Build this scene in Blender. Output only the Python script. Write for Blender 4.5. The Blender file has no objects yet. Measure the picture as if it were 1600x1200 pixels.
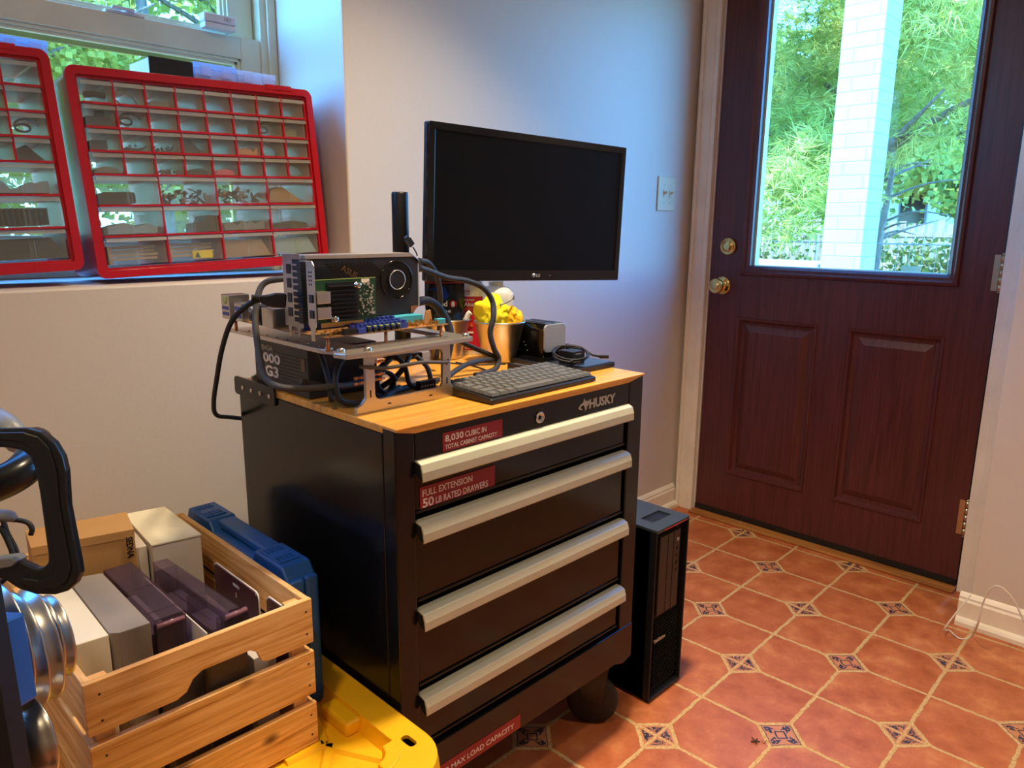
import bpy, bmesh, math, random
from math import sin, cos, pi, radians, hypot
from mathutils import Vector, Matrix, Quaternion

# ---------------------------------------------------------------- camera, world, light, exposure
F_PX, YAW, PITCH, ROLL, CAM_H = 1154.41, 0.79328, 0.209591, 0.0092128, 1.08775
SC = bpy.context.scene
COL = SC.collection
_fw = Vector((sin(YAW) * cos(PITCH), cos(YAW) * cos(PITCH), -sin(PITCH)))
_r0 = Vector((cos(YAW), -sin(YAW), 0)); _u0 = _r0.cross(_fw)
CR = cos(ROLL) * _r0 + sin(ROLL) * _u0
CU = -sin(ROLL) * _r0 + cos(ROLL) * _u0
cam_d = bpy.data.cameras.new('camera'); cam = bpy.data.objects.new('camera', cam_d); COL.objects.link(cam)
cam_d.sensor_width = 36.0; cam_d.lens = F_PX / 1600 * 36.0; cam_d.clip_start = 0.02; cam_d.clip_end = 200
cam.matrix_world = Matrix((( CR.x, CU.x, -_fw.x, 0), (CR.y, CU.y, -_fw.y, 0), (CR.z, CU.z, -_fw.z, CAM_H), (0, 0, 0, 1)))
SC.camera = cam
SC.view_settings.view_transform = 'Standard'; SC.view_settings.look = 'None'
SC.view_settings.exposure = 0.0; SC.view_settings.gamma = 1.0; SC.view_settings.use_curve_mapping = False
SC.cycles.transparent_max_bounces = 32; SC.cycles.max_bounces = 10; SC.cycles.diffuse_bounces = 5
SC.cycles.sample_clamp_indirect = 6.0; SC.cycles.use_denoising = True

W = bpy.data.worlds.new('sky'); SC.world = W; W.use_nodes = True
_nt = W.node_tree; _bg = _nt.nodes['Background']
_sky = _nt.nodes.new('ShaderNodeTexSky'); _sky.sky_type = 'NISHITA'; _sky.sun_disc = False
_sky.sun_elevation = radians(48); _sky.sun_rotation = radians(-90); _sky.air_density = 1.0; _sky.dust_density = 0.6
_tint = _nt.nodes.new('ShaderNodeMix'); _tint.data_type = 'RGBA'; _tint.blend_type = 'MULTIPLY'; _tint.inputs[0].default_value = 1.0
_tint.inputs[7].default_value = (0.24, 0.80, 1.50, 1); _nt.links.new(_sky.outputs[0], _tint.inputs[6])
_nt.links.new(_tint.outputs[2], _bg.inputs[0]); _bg.inputs[1].default_value = 2.5

def light(name, kind, loc, energy, color, size=0.2, target=None, size_y=None, spread=None):
    d = bpy.data.lights.new(name, kind); d.energy = energy; d.color = color
    if kind == 'AREA':
        d.shape = 'DISK' if size_y is None else 'RECTANGLE'; d.size = size
        if size_y: d.size_y = size_y
        if spread: d.spread = spread
    if kind == 'SUN': d.angle = size
    if kind == 'POINT': d.shadow_soft_size = size
    o = bpy.data.objects.new(name, d); COL.objects.link(o); o.location = loc
    if target is not None:
        o.rotation_euler = (Vector(target) - Vector(loc)).to_track_quat('-Z', 'Y').to_euler()
    return o
light('sun', 'SUN', (0, 0, 12), 8.0, (1.0, 0.90, 0.62), radians(1.0), target=(0.62 * 12, -0.03 * 12, 12 - 0.78 * 12))
WARM = (1.0, 0.77, 0.49)
light('ceiling_lamp_bench', 'AREA', (1.05, 0.80, 2.28), 15.0, WARM, 0.16, target=(1.05, 0.80, 0), spread=radians(95))
light('fill_lamp_room', 'AREA', (-0.35, 0.15, 2.28), 15.0, WARM, 0.16, target=(-0.35, 0.15, 0))  # unseen lamp, added on the camera side as fill light
light('fill_lamp_door', 'AREA', (1.60, -0.60, 2.28), 7.0, WARM, 0.16, target=(1.60, -0.60, 0), spread=radians(100))  # another unseen fill lamp, added to brighten the floor towards the door

def at(px, py, x=None, y=None, z=None):
    """world point on the plane x=, y= or z= whose picture in the photo is pixel (px, py)"""
    d = _fw + CR * ((px - 800) / F_PX) - CU * ((py - 600) / F_PX)
    o = Vector((0, 0, CAM_H))
    if x is not None: return o + d * (x / d.x)
    if y is not None: return o + d * (y / d.y)
    return o + d * ((z - CAM_H) / d.z)

# ---------------------------------------------------------------- material helpers
class NV:
    def __init__(s, t, sock): s.t, s.s = t, sock
    def _m(s, op, *a):
        n = s.t.nodes.new('ShaderNodeMath'); n.operation = op
        for i, v in enumerate((s,) + a):
            if isinstance(v, NV): s.t.links.new(v.s, n.inputs[i])
            else: n.inputs[i].default_value = v
        return NV(s.t, n.outputs[0])
    def __add__(s, o): return s._m('ADD', o)
    def __sub__(s, o): return s._m('SUBTRACT', o)
    def __mul__(s, o): return s._m('MULTIPLY', o)
    def abs(s): return s._m('ABSOLUTE')
    def fract(s): return s._m('FRACT')
    def floor(s): return s._m('FLOOR')
    def mod(s, v): return s._m('FLOORED_MODULO', v)
    def mn(s, o): return s._m('MINIMUM', o)
    def mx(s, o): return s._m('MAXIMUM', o)
    def lt(s, o): return s._m('LESS_THAN', o)
    def gt(s, o): return s._m('GREATER_THAN', o)
    def sm(s, a, b):
        n = s.t.nodes.new('ShaderNodeMapRange'); n.interpolation_type = 'SMOOTHSTEP'
        s.t.links.new(s.s, n.inputs[0]); n.inputs[1].default_value = a; n.inputs[2].default_value = b
        return NV(s.t, n.outputs[0])

def mat(name):
    m = bpy.data.materials.new(name); m.use_nodes = True
    return m, m.node_tree, m.node_tree.nodes['Principled BSDF']
def rgb(c): return (c[0], c[1], c[2], 1.0)
def lin(h):
    h = h.lstrip('#'); v = [int(h[i:i + 2], 16) / 255 for i in (0, 2, 4)]
    return tuple(x / 12.92 if x <= 0.04045 else ((x + 0.055) / 1.055) ** 2.4 for x in v)
def noise(t, scale, detail=3, vec=None, rough=0.5, dist=0.0):
    n = t.nodes.new('ShaderNodeTexNoise'); n.inputs['Scale'].default_value = scale; n.inputs['Detail'].default_value = detail
    n.inputs['Roughness'].default_value = rough; n.inputs['Distortion'].default_value = dist
    if vec is None:
        tc = t.nodes.new('ShaderNodeTexCoord'); vec = tc.outputs['Object']
    t.links.new(vec, n.inputs['Vector']); return n
def coords(t, scale=(1, 1, 1), rot=(0, 0, 0), kind='Object'):
    tc = t.nodes.new('ShaderNodeTexCoord'); mp = t.nodes.new('ShaderNodeMapping')
    mp.inputs['Scale'].default_value = scale; mp.inputs['Rotation'].default_value = rot
    t.links.new(tc.outputs[kind], mp.inputs[0]); return mp.outputs[0]
def ramp(t, fac, stops):
    r = t.nodes.new('ShaderNodeValToRGB'); t.links.new(fac, r.inputs[0])
    el = r.color_ramp.elements
    el[0].position, el[0].color = stops[0][0], rgb(stops[0][1]); el[1].position, el[1].color = stops[-1][0], rgb(stops[-1][1])
    for p, c in stops[1:-1]:
        e = el.new(p); e.color = rgb(c)
    return r.outputs[0]
def mix(t, fac, a, b):
    n = t.nodes.new('ShaderNodeMix'); n.data_type = 'RGBA'
    for k, v in ((0, fac), (6, a), (7, b)):
        if isinstance(v, NV): v = v.s
        if hasattr(v, 'links') or hasattr(v, 'is_linked'): t.links.new(v, n.inputs[k])
        else: n.inputs[k].default_value = v if k == 0 else rgb(v)
    return n.outputs[2]
def bump(t, b, h, strength=0.2, dist=0.002):
    n = t.nodes.new('ShaderNodeBump'); n.inputs['Strength'].default_value = strength; n.inputs['Distance'].default_value = dist
    t.links.new(h.s if isinstance(h, NV) else h, n.inputs['Height']); t.links.new(n.outputs[0], b.inputs['Normal'])
def plain(name, c, rough=0.5, metal=0.0, var=0.06, bs=0.0, bscale=200, coat=0.0, spec=0.5, aniso=0.0):
    m, t, b = mat(name); c = lin(c) if isinstance(c, str) else c
    n = noise(t, 9, 3)
    lo = tuple(x * (1 - var) for x in c); hi = tuple(min(1, x * (1 + var)) for x in c)
    t.links.new(ramp(t, n.outputs[0], [(0.3, lo), (0.7, hi)]), b.inputs['Base Color'])
    b.inputs['Roughness'].default_value = rough; b.inputs['Metallic'].default_value = metal
    b.inputs['Coat Weight'].default_value = coat; b.inputs['Specular IOR Level'].default_value = spec
    if bs: bump(t, b, noise(t, bscale, 4).outputs[0], bs)
    return m
def wood(name, stops, scale=(1.5, 22, 22), rough=0.5, bs=0.08, knots=False, coat=0.0, dist=1.2):
    m, t, b = mat(name)
    v = coords(t, scale); n = noise(t, 2.2, 6, v, 0.6, dist)
    c = ramp(t, n.outputs[0], stops)
    if knots:
        kv = coords(t, (7, 7, 11)); vo = t.nodes.new('ShaderNodeTexVoronoi'); vo.inputs['Scale'].default_value = 1.15
        t.links.new(kv, vo.inputs['Vector'])
        k = NV(t, vo.outputs['Distance']).sm(0.03, 0.16)
        c = mix(t, k, lin('#5e3418'), c)
    t.links.new(c, b.inputs['Base Color'])
    b.inputs['Roughness'].default_value = rough; b.inputs['Coat Weight'].default_value = coat
    bump(t, b, n.outputs[0], bs)
    return m
def clear(name, tint, alpha, rough=0.15, body=None, trans=0.0):
    """thin see-through plastic or glass: part transparent, part glossy / cloudy"""
    m, t, b = mat(name); out = t.nodes['Material Output']
    tr = t.nodes.new('ShaderNodeBsdfTransparent'); tr.inputs[0].default_value = rgb(tint)
    b.inputs['Base Color'].default_value = rgb(body or tint); b.inputs['Roughness'].default_value = rough
    if trans:
        tl = t.nodes.new('ShaderNodeBsdfTranslucent'); tl.inputs[0].default_value = rgb(body or tint)
        a = t.nodes.new('ShaderNodeMixShader'); a.inputs[0].default_value = trans
        t.links.new(b.outputs[0], a.inputs[1]); t.links.new(tl.outputs[0], a.inputs[2]); src = a.outputs[0]
    else: src = b.outputs[0]
    x = t.nodes.new('ShaderNodeMixShader'); n = noise(t, 6, 2)
    f = NV(t, n.outputs[0]) * 0.1 + (1 - alpha - 0.05)
    t.links.new(f.s, x.inputs[0]); t.links.new(tr.outputs[0], x.inputs[1]); t.links.new(src, x.inputs[2])
    t.links.new(x.outputs[0], out.inputs[0]); return m

# ---------------------------------------------------------------- mesh helpers
def _org(o, pts):
    xs = [p.x for p in pts]; ys = [p.y for p in pts]; zs = [p.z for p in pts]
    return Vector(((min(xs) + max(xs)) / 2, (min(ys) + max(ys)) / 2, min(zs)))
class MB:
    def __init__(s): s.v = []; s.f = []; s.m = []; s.sm = []; s.k = 0; s.smooth = False; s.M = None
    def mi(s, k): s.k = k; return s
    def face(s, idx): s.f.append(tuple(idx)); s.m.append(s.k); s.sm.append(s.smooth)
    def pt(s, p):
        p = Vector(p)
        if s.M is not None: p = s.M @ p
        s.v.append(p); return len(s.v) - 1
    def quad(s, a, b, c, d):
        i = [s.pt(p) for p in (a, b, c, d)]; s.face(i); return s
    def poly(s, pts): s.face([s.pt(p) for p in pts]); return s
    def box(s, x0, x1, y0, y1, z0, z1):
        i = [s.pt((x, y, z)) for x in (x0, x1) for y in (y0, y1) for z in (z0, z1)]
        for f in ((0, 1, 3, 2), (4, 6, 7, 5), (0, 4, 5, 1), (2, 3, 7, 6), (0, 2, 6, 4), (1, 5, 7, 3)): s.face([i[k] for k in f])
        return s
    def obox(s, c, ax, ay, az, hx, hy, hz):
        c = Vector(c); i = [s.pt(c + ax * a * hx + ay * b * hy + az * d * hz) for a in (-1, 1) for b in (-1, 1) for d in (-1, 1)]
        for f in ((0, 1, 3, 2), (4, 6, 7, 5), (0, 4, 5, 1), (2, 3, 7, 6), (0, 2, 6, 4), (1, 5, 7, 3)): s.face([i[k] for k in f])
        return s
    def prism(s, pts2, fn, h0, h1, holes=None):
        """extrude a 2D outline: fn(u, v, h) -> 3D"""
        n = len(pts2); a = [s.pt(fn(u, v, h0)) for u, v in pts2]; b = [s.pt(fn(u, v, h1)) for u, v in pts2]
        if not holes:
            s.face(a[::-1]); s.face(b)
            for i in range(n): s.face((a[i], a[(i + 1) % n], b[(i + 1) % n], b[i]))
            return s
        from mathutils.geometry import tessellate_polygon
        loops = [pts2] + holes; flat = [p for l in loops for p in l]
        tri = tessellate_polygon([[Vector((p[0], p[1], 0)) for p in l] for l in loops])
        A = list(a); B = list(b)
        for l in holes:
            A += [s.pt(fn(u, v, h0)) for u, v in l]; B += [s.pt(fn(u, v, h1)) for u, v in l]
        for t in tri: s.face([A[i] for i in t][::-1]); s.face([B[i] for i in t])
        o = 0
        for l in loops:
            m = len(l)
            for i in range(m): s.face((A[o + i], A[o + (i + 1) % m], B[o + (i + 1) % m], B[o + i]))
            o += m
        return s
    def tube(s, pts, r, n=10, caps=True, closed=False, rs=None):
        pts = [Vector(p) for p in pts]; N = len(pts); rings = []; up = None; sm = s.smooth; s.smooth = True
        for i, p in enumerate(pts):
            a = pts[(i - 1) % N] if closed or i > 0 else p; b = pts[(i + 1) % N] if closed or i < N - 1 else p
            t = (b - a).normalized()
            if up is None:
                up = t.orthogonal().normalized()
            up = (up - t * up.dot(t)).normalized(); sd = t.cross(up); rr = rs[i] if rs else r
            rings.append([s.pt(p + up * cos(2 * pi * k / n) * rr + sd * sin(2 * pi * k / n) * rr) for k in range(n)])
        for i in range(N if closed else N - 1):
            A, B = rings[i], rings[(i + 1) % N]
            for k in range(n): s.face((A[k], A[(k + 1) % n], B[(k + 1) % n], B[k]))
        s.smooth = False
        if caps and not closed: s.face(rings[0][::-1]); s.face(rings[-1])
        s.smooth = sm; return s
    def lathe(s, prof, c=(0, 0, 0), ax=(0, 0, 1), n=32, cap=True):
        """prof: list of (radius, height) along the axis"""
        c = Vector(c); ax = Vector(ax).normalized(); u = ax.orthogonal().normalized(); w = ax.cross(u); rings = []
        sm = s.smooth; s.smooth = True
        for r, h in prof: rings.append([s.pt(c + ax * h + (u * cos(2 * pi * k / n) + w * sin(2 * pi * k / n)) * r) for k in range(n)])
        for A, B in zip(rings, rings[1:]):
            for k in range(n): s.face((A[k], A[(k + 1) % n], B[(k + 1) % n], B[k]))
        s.smooth = False
        if cap:
            if prof[0][0] > 1e-6: s.face(rings[0][::-1])
            if prof[-1][0] > 1e-6: s.face(rings[-1])
        s.smooth = sm; return s
    def build(s, name, m, parent=None, bevel=0.0, seg=2, ang=35, weld=False):
        me = bpy.data.meshes.new(name); top = parent is None
        o0 = _org(None, s.v) if top else Vector((0, 0, 0))
        me.from_pydata([tuple(v - o0) for v in s.v], [], s.f)
        ms = m if isinstance(m, (list, tuple)) else [m]
        for q in ms: me.materials.append(q)
        for i, p in enumerate(me.polygons): p.material_index = s.m[i] if len(ms) > 1 else 0; p.use_smooth = s.sm[i]
        bm = bmesh.new(); bm.from_mesh(me)
        if weld: bmesh.ops.remove_doubles(bm, verts=bm.verts, dist=1e-5)
        bmesh.ops.recalc_face_normals(bm, faces=bm.faces); bm.to_mesh(me); bm.free(); me.update()
        o = bpy.data.objects.new(name, me); COL.objects.link(o)
        if top: o.location = o0
        else:
            o.parent = parent
            if parent.get('_w', 0): o.matrix_parent_inverse = WM[parent.name].inverted()
            elif parent.type == 'MESH' and parent.parent is None: o.matrix_parent_inverse = Matrix.Translation(parent.location).inverted()
        if bevel:
            b = o.modifiers.new('bevel', 'BEVEL'); b.width = bevel; b.segments = seg; b.limit_method = 'ANGLE'; b.angle_limit = radians(ang)
        return o
WM = {}
def tag(o, label=None, cat=None, group=None, kind=None):
    if label: o['label'] = label
    if cat: o['category'] = cat
    if group: o['group'] = group
    if kind: o['kind'] = kind
    return o
def thing(name, label, cat, loc=(0, 0, 0), rz=0.0, group=None, local=False, M=None, kind=None):
    """Empty at the thing's base.  local=False: parts are given in world coordinates"""
    o = bpy.data.objects.new(name, None); o.empty_display_size = 0.05; COL.objects.link(o)
    m = M if M is not None else Matrix.Translation(loc) @ Matrix.Rotation(rz, 4, 'Z')
    o.matrix_world = m
    if not local: o['_w'] = 1; WM[o.name] = m.copy()
    tag(o, label, cat, group, kind); return o
def root_of(o, name):  # world-coordinate sub part
    return o
def part(mb, name, m, parent, **k): return mb.build(name, m, parent, **k)
def subpart(mb, name, m, parent_mesh, **k):
    """child of a mesh part; vertices in the same coordinates as the parent's vertices"""
    o = mb.build(name, m, parent_mesh, **k); return o
def struct(o): o['kind'] = 'structure'; return o
def copy_tree(o, M=None, label=None, group=None):
    r = o.copy(); COL.objects.link(r)
    if M is not None: r.matrix_world = M
    if label: r['label'] = label
    if group: r['group'] = group
    for ch in [c for c in bpy.data.objects if c.parent == o]:
        c = ch.copy(); COL.objects.link(c); c.parent = r; c.matrix_parent_inverse = ch.matrix_parent_inverse.copy()
        for g in [q for q in bpy.data.objects if q.parent == ch]:
            d = g.copy(); COL.objects.link(d); d.parent = c
    return r
def arc(cx, cy, r, a0, a1, n=6): return [(cx + r * cos(radians(a0 + (a1 - a0) * i / n)), cy + r * sin(radians(a0 + (a1 - a0) * i / n))) for i in range(n + 1)]
def rrect(x0, x1, y0, y1, r, n=5):
    return arc(x1 - r, y0 + r, r, -90, 0, n) + arc(x1 - r, y1 - r, r, 0, 90, n) + arc(x0 + r, y1 - r, r, 90, 180, n) + arc(x0 + r, y0 + r, r, 180, 270, n)
def spline(pts, n=8):
    pts = [Vector(p) for p in pts]; P = [2 * pts[0] - pts[1]] + pts + [2 * pts[-1] - pts[-2]]; out = []
    for i in range(1, len(P) - 2):
        a, b, c, d = P[i - 1:i + 3]
        for k in range(n):
            t = k / n; out.append(0.5 * ((2 * b) + (c - a) * t + (2 * a - 5 * b + 4 * c - d) * t * t + (3 * b - a - 3 * c + d) * t ** 3))
    out.append(pts[-1]); return out
def text(s, size, m, name, parent, M, bold=0.0, ext=0.0003, align='LEFT', sx=1.0, shear=0.0, fit=None):
    cu = bpy.data.curves.new(name, 'FONT'); cu.body = s; cu.size = size; cu.extrude = ext; cu.offset = bold * size; cu.align_x = align
    cu.shear = shear; cu.resolution_u = 3
    ob = bpy.data.objects.new(name, cu); COL.objects.link(ob)
    dg = bpy.context.evaluated_depsgraph_get(); me = bpy.data.meshes.new_from_object(ob.evaluated_get(dg)); bpy.data.objects.remove(ob)
    me.materials.clear(); me.materials.append(m)
    if fit:   # stretch so the lettering fills width x height from its lower left corner
        xs = [v.co.x for v in me.vertices]; ys = [v.co.y for v in me.vertices]
        me.transform(Matrix.Translation((-min(xs), -min(ys), 0))); me.transform(Matrix.Diagonal((fit[0] / (max(xs) - min(xs)), fit[1] / (max(ys) - min(ys)), 1, 1)))
    else: me.transform(Matrix.Diagonal((sx, 1, 1, 1)))
    me.transform(M)
    o = bpy.data.objects.new(name, me); COL.objects.link(o)
    if parent is not None:
        o.parent = parent
        if parent.get('_w', 0): o.matrix_parent_inverse = WM[parent.name].inverted()
        elif parent.type == 'MESH' and parent.parent is None: o.matrix_parent_inverse = Matrix.Translation(parent.location).inverted()
    return o
def frame(o, x, y):
    """matrix whose local x, y run along the given world directions, z out of the face"""
    x = Vector(x).normalized(); y = Vector(y).normalized(); z = x.cross(y); y = z.cross(x); o = Vector(o)
    return Matrix(((x.x, y.x, z.x, o.x), (x.y, y.y, z.y, o.y), (x.z, y.z, z.z, o.z), (0, 0, 0, 1)))
EX, EY, EZ = Vector((1, 0, 0)), Vector((0, 1, 0)), Vector((0, 0, 1))

# ---------------------------------------------------------------- materials
M = {}
def wallmat(name, c):
    m, t, b = mat(name); n = noise(t, 1.3, 3)
    t.links.new(ramp(t, n.outputs[0], [(0.3, tuple(x * 0.97 for x in lin(c))), (0.7, lin(c))]), b.inputs['Base Color'])
    b.inputs['Roughness'].default_value = 0.55; bump(t, b, noise(t, 150, 4).outputs[0], 0.22, 0.0012); return m
M['wall'] = wallmat('wall_paint', '#d6cec4')
M['ceil'] = wallmat('ceiling_paint', '#e4e0d8')
M['trim'] = plain('trim_white', '#efe8dc', 0.4, bs=0.05, bscale=40)
M['winframe'] = plain('window_vinyl', '#d6d8ba', 0.4)
M['mahog'] = wood('mahogany', [(0.3, lin('#43201d')), (0.5, lin('#55292a')), (0.75, lin('#663330'))], (60, 60, 2.2), 0.36, 0.10, dist=0.4)
M['brass'] = plain('polished_brass', '#d9bf7c', 0.16, 1.0)
M['nickel'] = plain('satin_nickel', '#b9b09a', 0.3, 1.0)
M['oak'] = wood('threshold_oak', [(0.3, lin('#8a5526')), (0.7, lin('#bd8143'))], (14, 1.5, 14), 0.5)
M['bench'] = wood('bench_top_wood', [(0.25, lin('#b0742a')), (0.45, lin('#d0913a')), (0.6, lin('#dda043')), (0.8, lin('#ebb757'))], (1.3, 20, 20), 0.33, 0.05, coat=0.2, dist=1.6)
M['pine'] = wood('crate_pine', [(0.28, lin('#a4662c')), (0.42, lin('#d8a159')), (0.6, lin('#eec283')), (0.85, lin('#f8dca6'))], (1.4, 14, 24), 0.55, 0.12, knots=True, dist=2.2)
M['blackm'] = plain('cabinet_black_enamel', '#0d0e12', 0.20, 0.0, 0.05, spec=0.4)
M['blackface'] = plain('drawer_black_enamel', '#08090d', 0.14, 0.0, 0.05, spec=0.4)
M['darkgap'] = plain('recess_black', '#07080a', 0.5)
M['handle'] = plain('champagne_aluminium', '#c3c5b2', 0.42, 0.15, 0.03)
M['chrome'] = plain('chrome', '#d0cdc6', 0.12, 1.0)
M['steel'] = plain('brushed_steel', '#c6c2b8', 0.28, 1.0, 0.05)
M['galv'] = plain('galvanised_steel', '#c9c2b4', 0.30, 1.0, 0.07, bs=0.02, bscale=60)
M['alu'] = plain('anodised_aluminium', '#c9c4bb', 0.3, 0.85, 0.04)
M['copper'] = plain('copper_thumbscrew', '#c98f6c', 0.3, 1.0)
M['rubber'] = plain('black_rubber', '#131314', 0.6)
M['blackpl'] = plain('black_plastic', '#151517', 0.38)
M['blackgl'] = plain('gloss_black_plastic', '#0a0a0c', 0.12)
M['screen'] = plain('monitor_screen', '#05070b', 0.30, spec=0.2)
M['sleeve'] = plain('braided_cable_sleeve', '#1c1b1b', 0.55, bs=0.7, bscale=900)
M['sleeveg'] = plain('braided_cable_sleeve_grey', '#43403b', 0.55, bs=0.7, bscale=900)
M['red'] = plain('red_plastic', '#b01222', 0.32, coat=0.1)
M['sred'] = plain('sticker_red', '#8f1626', 0.4)
M['white'] = plain('white_print', '#e9e4de', 0.5)
M['silverprint'] = plain('silver_print', '#b9b7b2', 0.35, 0.5)
M['bronzeprint'] = plain('bronze_print', '#6e5238', 0.4, 0.5)
M['yellow'] = plain('yellow_plastic', '#f2b90c', 0.42, bs=0.05, bscale=300)
M['blue'] = plain('blue_case_plastic', '#1a55a0', 0.42, bs=0.06, bscale=500)
M['card'] = plain('brown_cardboard', '#b58a55', 0.8, bs=0.1)
M['cream'] = plain('cream_cardboard', '#e3dcc3', 0.7)
M['whitecard'] = plain('white_cardboard', '#dcd6cc', 0.65)
M['greycard'] = plain('grey_cardboard', '#8e857c', 0.7)
M['maroon'] = plain('maroon_card', '#4d1a1c', 0.45)
M['smoke'] = clear('smoky_purple_plastic', (0.74, 0.66, 0.74), 0.90, 0.08, (0.30, 0.24, 0.29))
M['drawer'] = clear('clear_drawer_plastic', (0.97, 0.99, 0.96), 0.86, 0.22, (0.86, 0.90, 0.82), 0.6)
M['drawerlip'] = clear('cloudy_drawer_lip', (0.95, 0.96, 0.93), 0.62, 0.3, (0.82, 0.80, 0.74), 0.5)
M['organ'] = clear('clear_organizer_plastic', (0.93, 0.96, 1.0), 0.55, 0.2, (0.75, 0.82, 0.92), 0.5)
M['organlid'] = clear('bluish_lid_plastic', (0.75, 0.86, 1.0), 0.35, 0.2, (0.50, 0.66, 0.90), 0.5)
M['glass'] = clear('window_glass', (0.97, 0.985, 0.975), 0.93, 0.02, (0.5, 0.5, 0.5))
M['green'] = plain('green_circuit_board', '#184628', 0.4, bs=0.3, bscale=400)
M['pcb'] = plain('brown_circuit_board', '#8a6238', 0.45, var=0.4, bs=0.5, bscale=300)
M['slotblue'] = plain('blue_connector', '#3346a0', 0.4)
M['cyan'] = plain('cyan_connector', '#3fa3bd', 0.4)
M['gold'] = plain('gold_contacts', '#caa35a', 0.3, 0.9)
M['capgreen'] = plain('capacitor_green_top', '#9bb05a', 0.4)
M['shroud'] = plain('graphics_card_shroud', '#1d1d20', 0.45)
M['key'] = plain('grey_keycap', '#5a5c5c', 0.5)
M['keyl'] = plain('light_grey_keycap', '#66665f', 0.5)
M['jug'] = clear('cloudy_white_jug_plastic', (0.9, 0.92, 0.92), 0.10, 0.35, (0.80, 0.82, 0.80), 0.35)
M['wplast'] = plain('white_plastic', '#dcdad2', 0.4)
M['labelred'] = plain('label_red', '#b3122c', 0.45)
M['orange'] = plain('label_orange', '#e8742a', 0.5)
M['towel'] = plain('yellow_microfiber', '#f0dc10', 0.95, var=0.18, bs=1.0, bscale=500)
M['towelo'] = plain('orange_yellow_microfiber', '#f7b91a', 0.95, var=0.18, bs=1.0, bscale=500)
M['bag'] = plain('black_foil_bag', '#14141a', 0.22, bs=0.5, bscale=45)
M['bagblue'] = plain('blue_foil', '#1c3f96', 0.25, 0.4)
M['silver'] = plain('silver_plastic', '#a9b0b8', 0.35, 0.4)
M['tower'] = plain('tower_metal', '#1a1c20', 0.4, 0.2)
M['towertop'] = plain('tower_top_metal', '#39424a', 0.42, 0.2)
M['ivory'] = plain('ivory_switch_plate', '#dcd8bd', 0.4)
M['clampb'] = plain('black_nylon_clamp', '#101318', 0.3)
M['padgrey'] = plain('grey_rubber_pad', '#6c7076', 0.6)
M['pole'] = plain('black_pole', '#17171a', 0.4, 0.3)
M['cordwhite'] = plain('white_cord', '#d8cfc6', 0.5)
M['brown'] = plain('brown_debris', '#4d3524', 0.9)
M['pink'] = plain('pink_jack', '#c86e96', 0.4)
M['jackgreen'] = plain('green_jack', '#a6c07c', 0.4)
M['rosy'] = plain('rose_plastic', '#b84a5c', 0.4)
M['elastic'] = plain('tan_rubber', '#a8704c', 0.6)
M['yellowtag'] = plain('yellow_tag', '#d4b512', 0.5)
M['greyp'] = plain('grey_plastic', '#7f8488', 0.4)
# ================================================================ THE ROOM
WALL_Y, DOOR_X, SILL, RX, WIN_Y = 1.51, 2.476, 0.972, 0.988, 1.83
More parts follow.
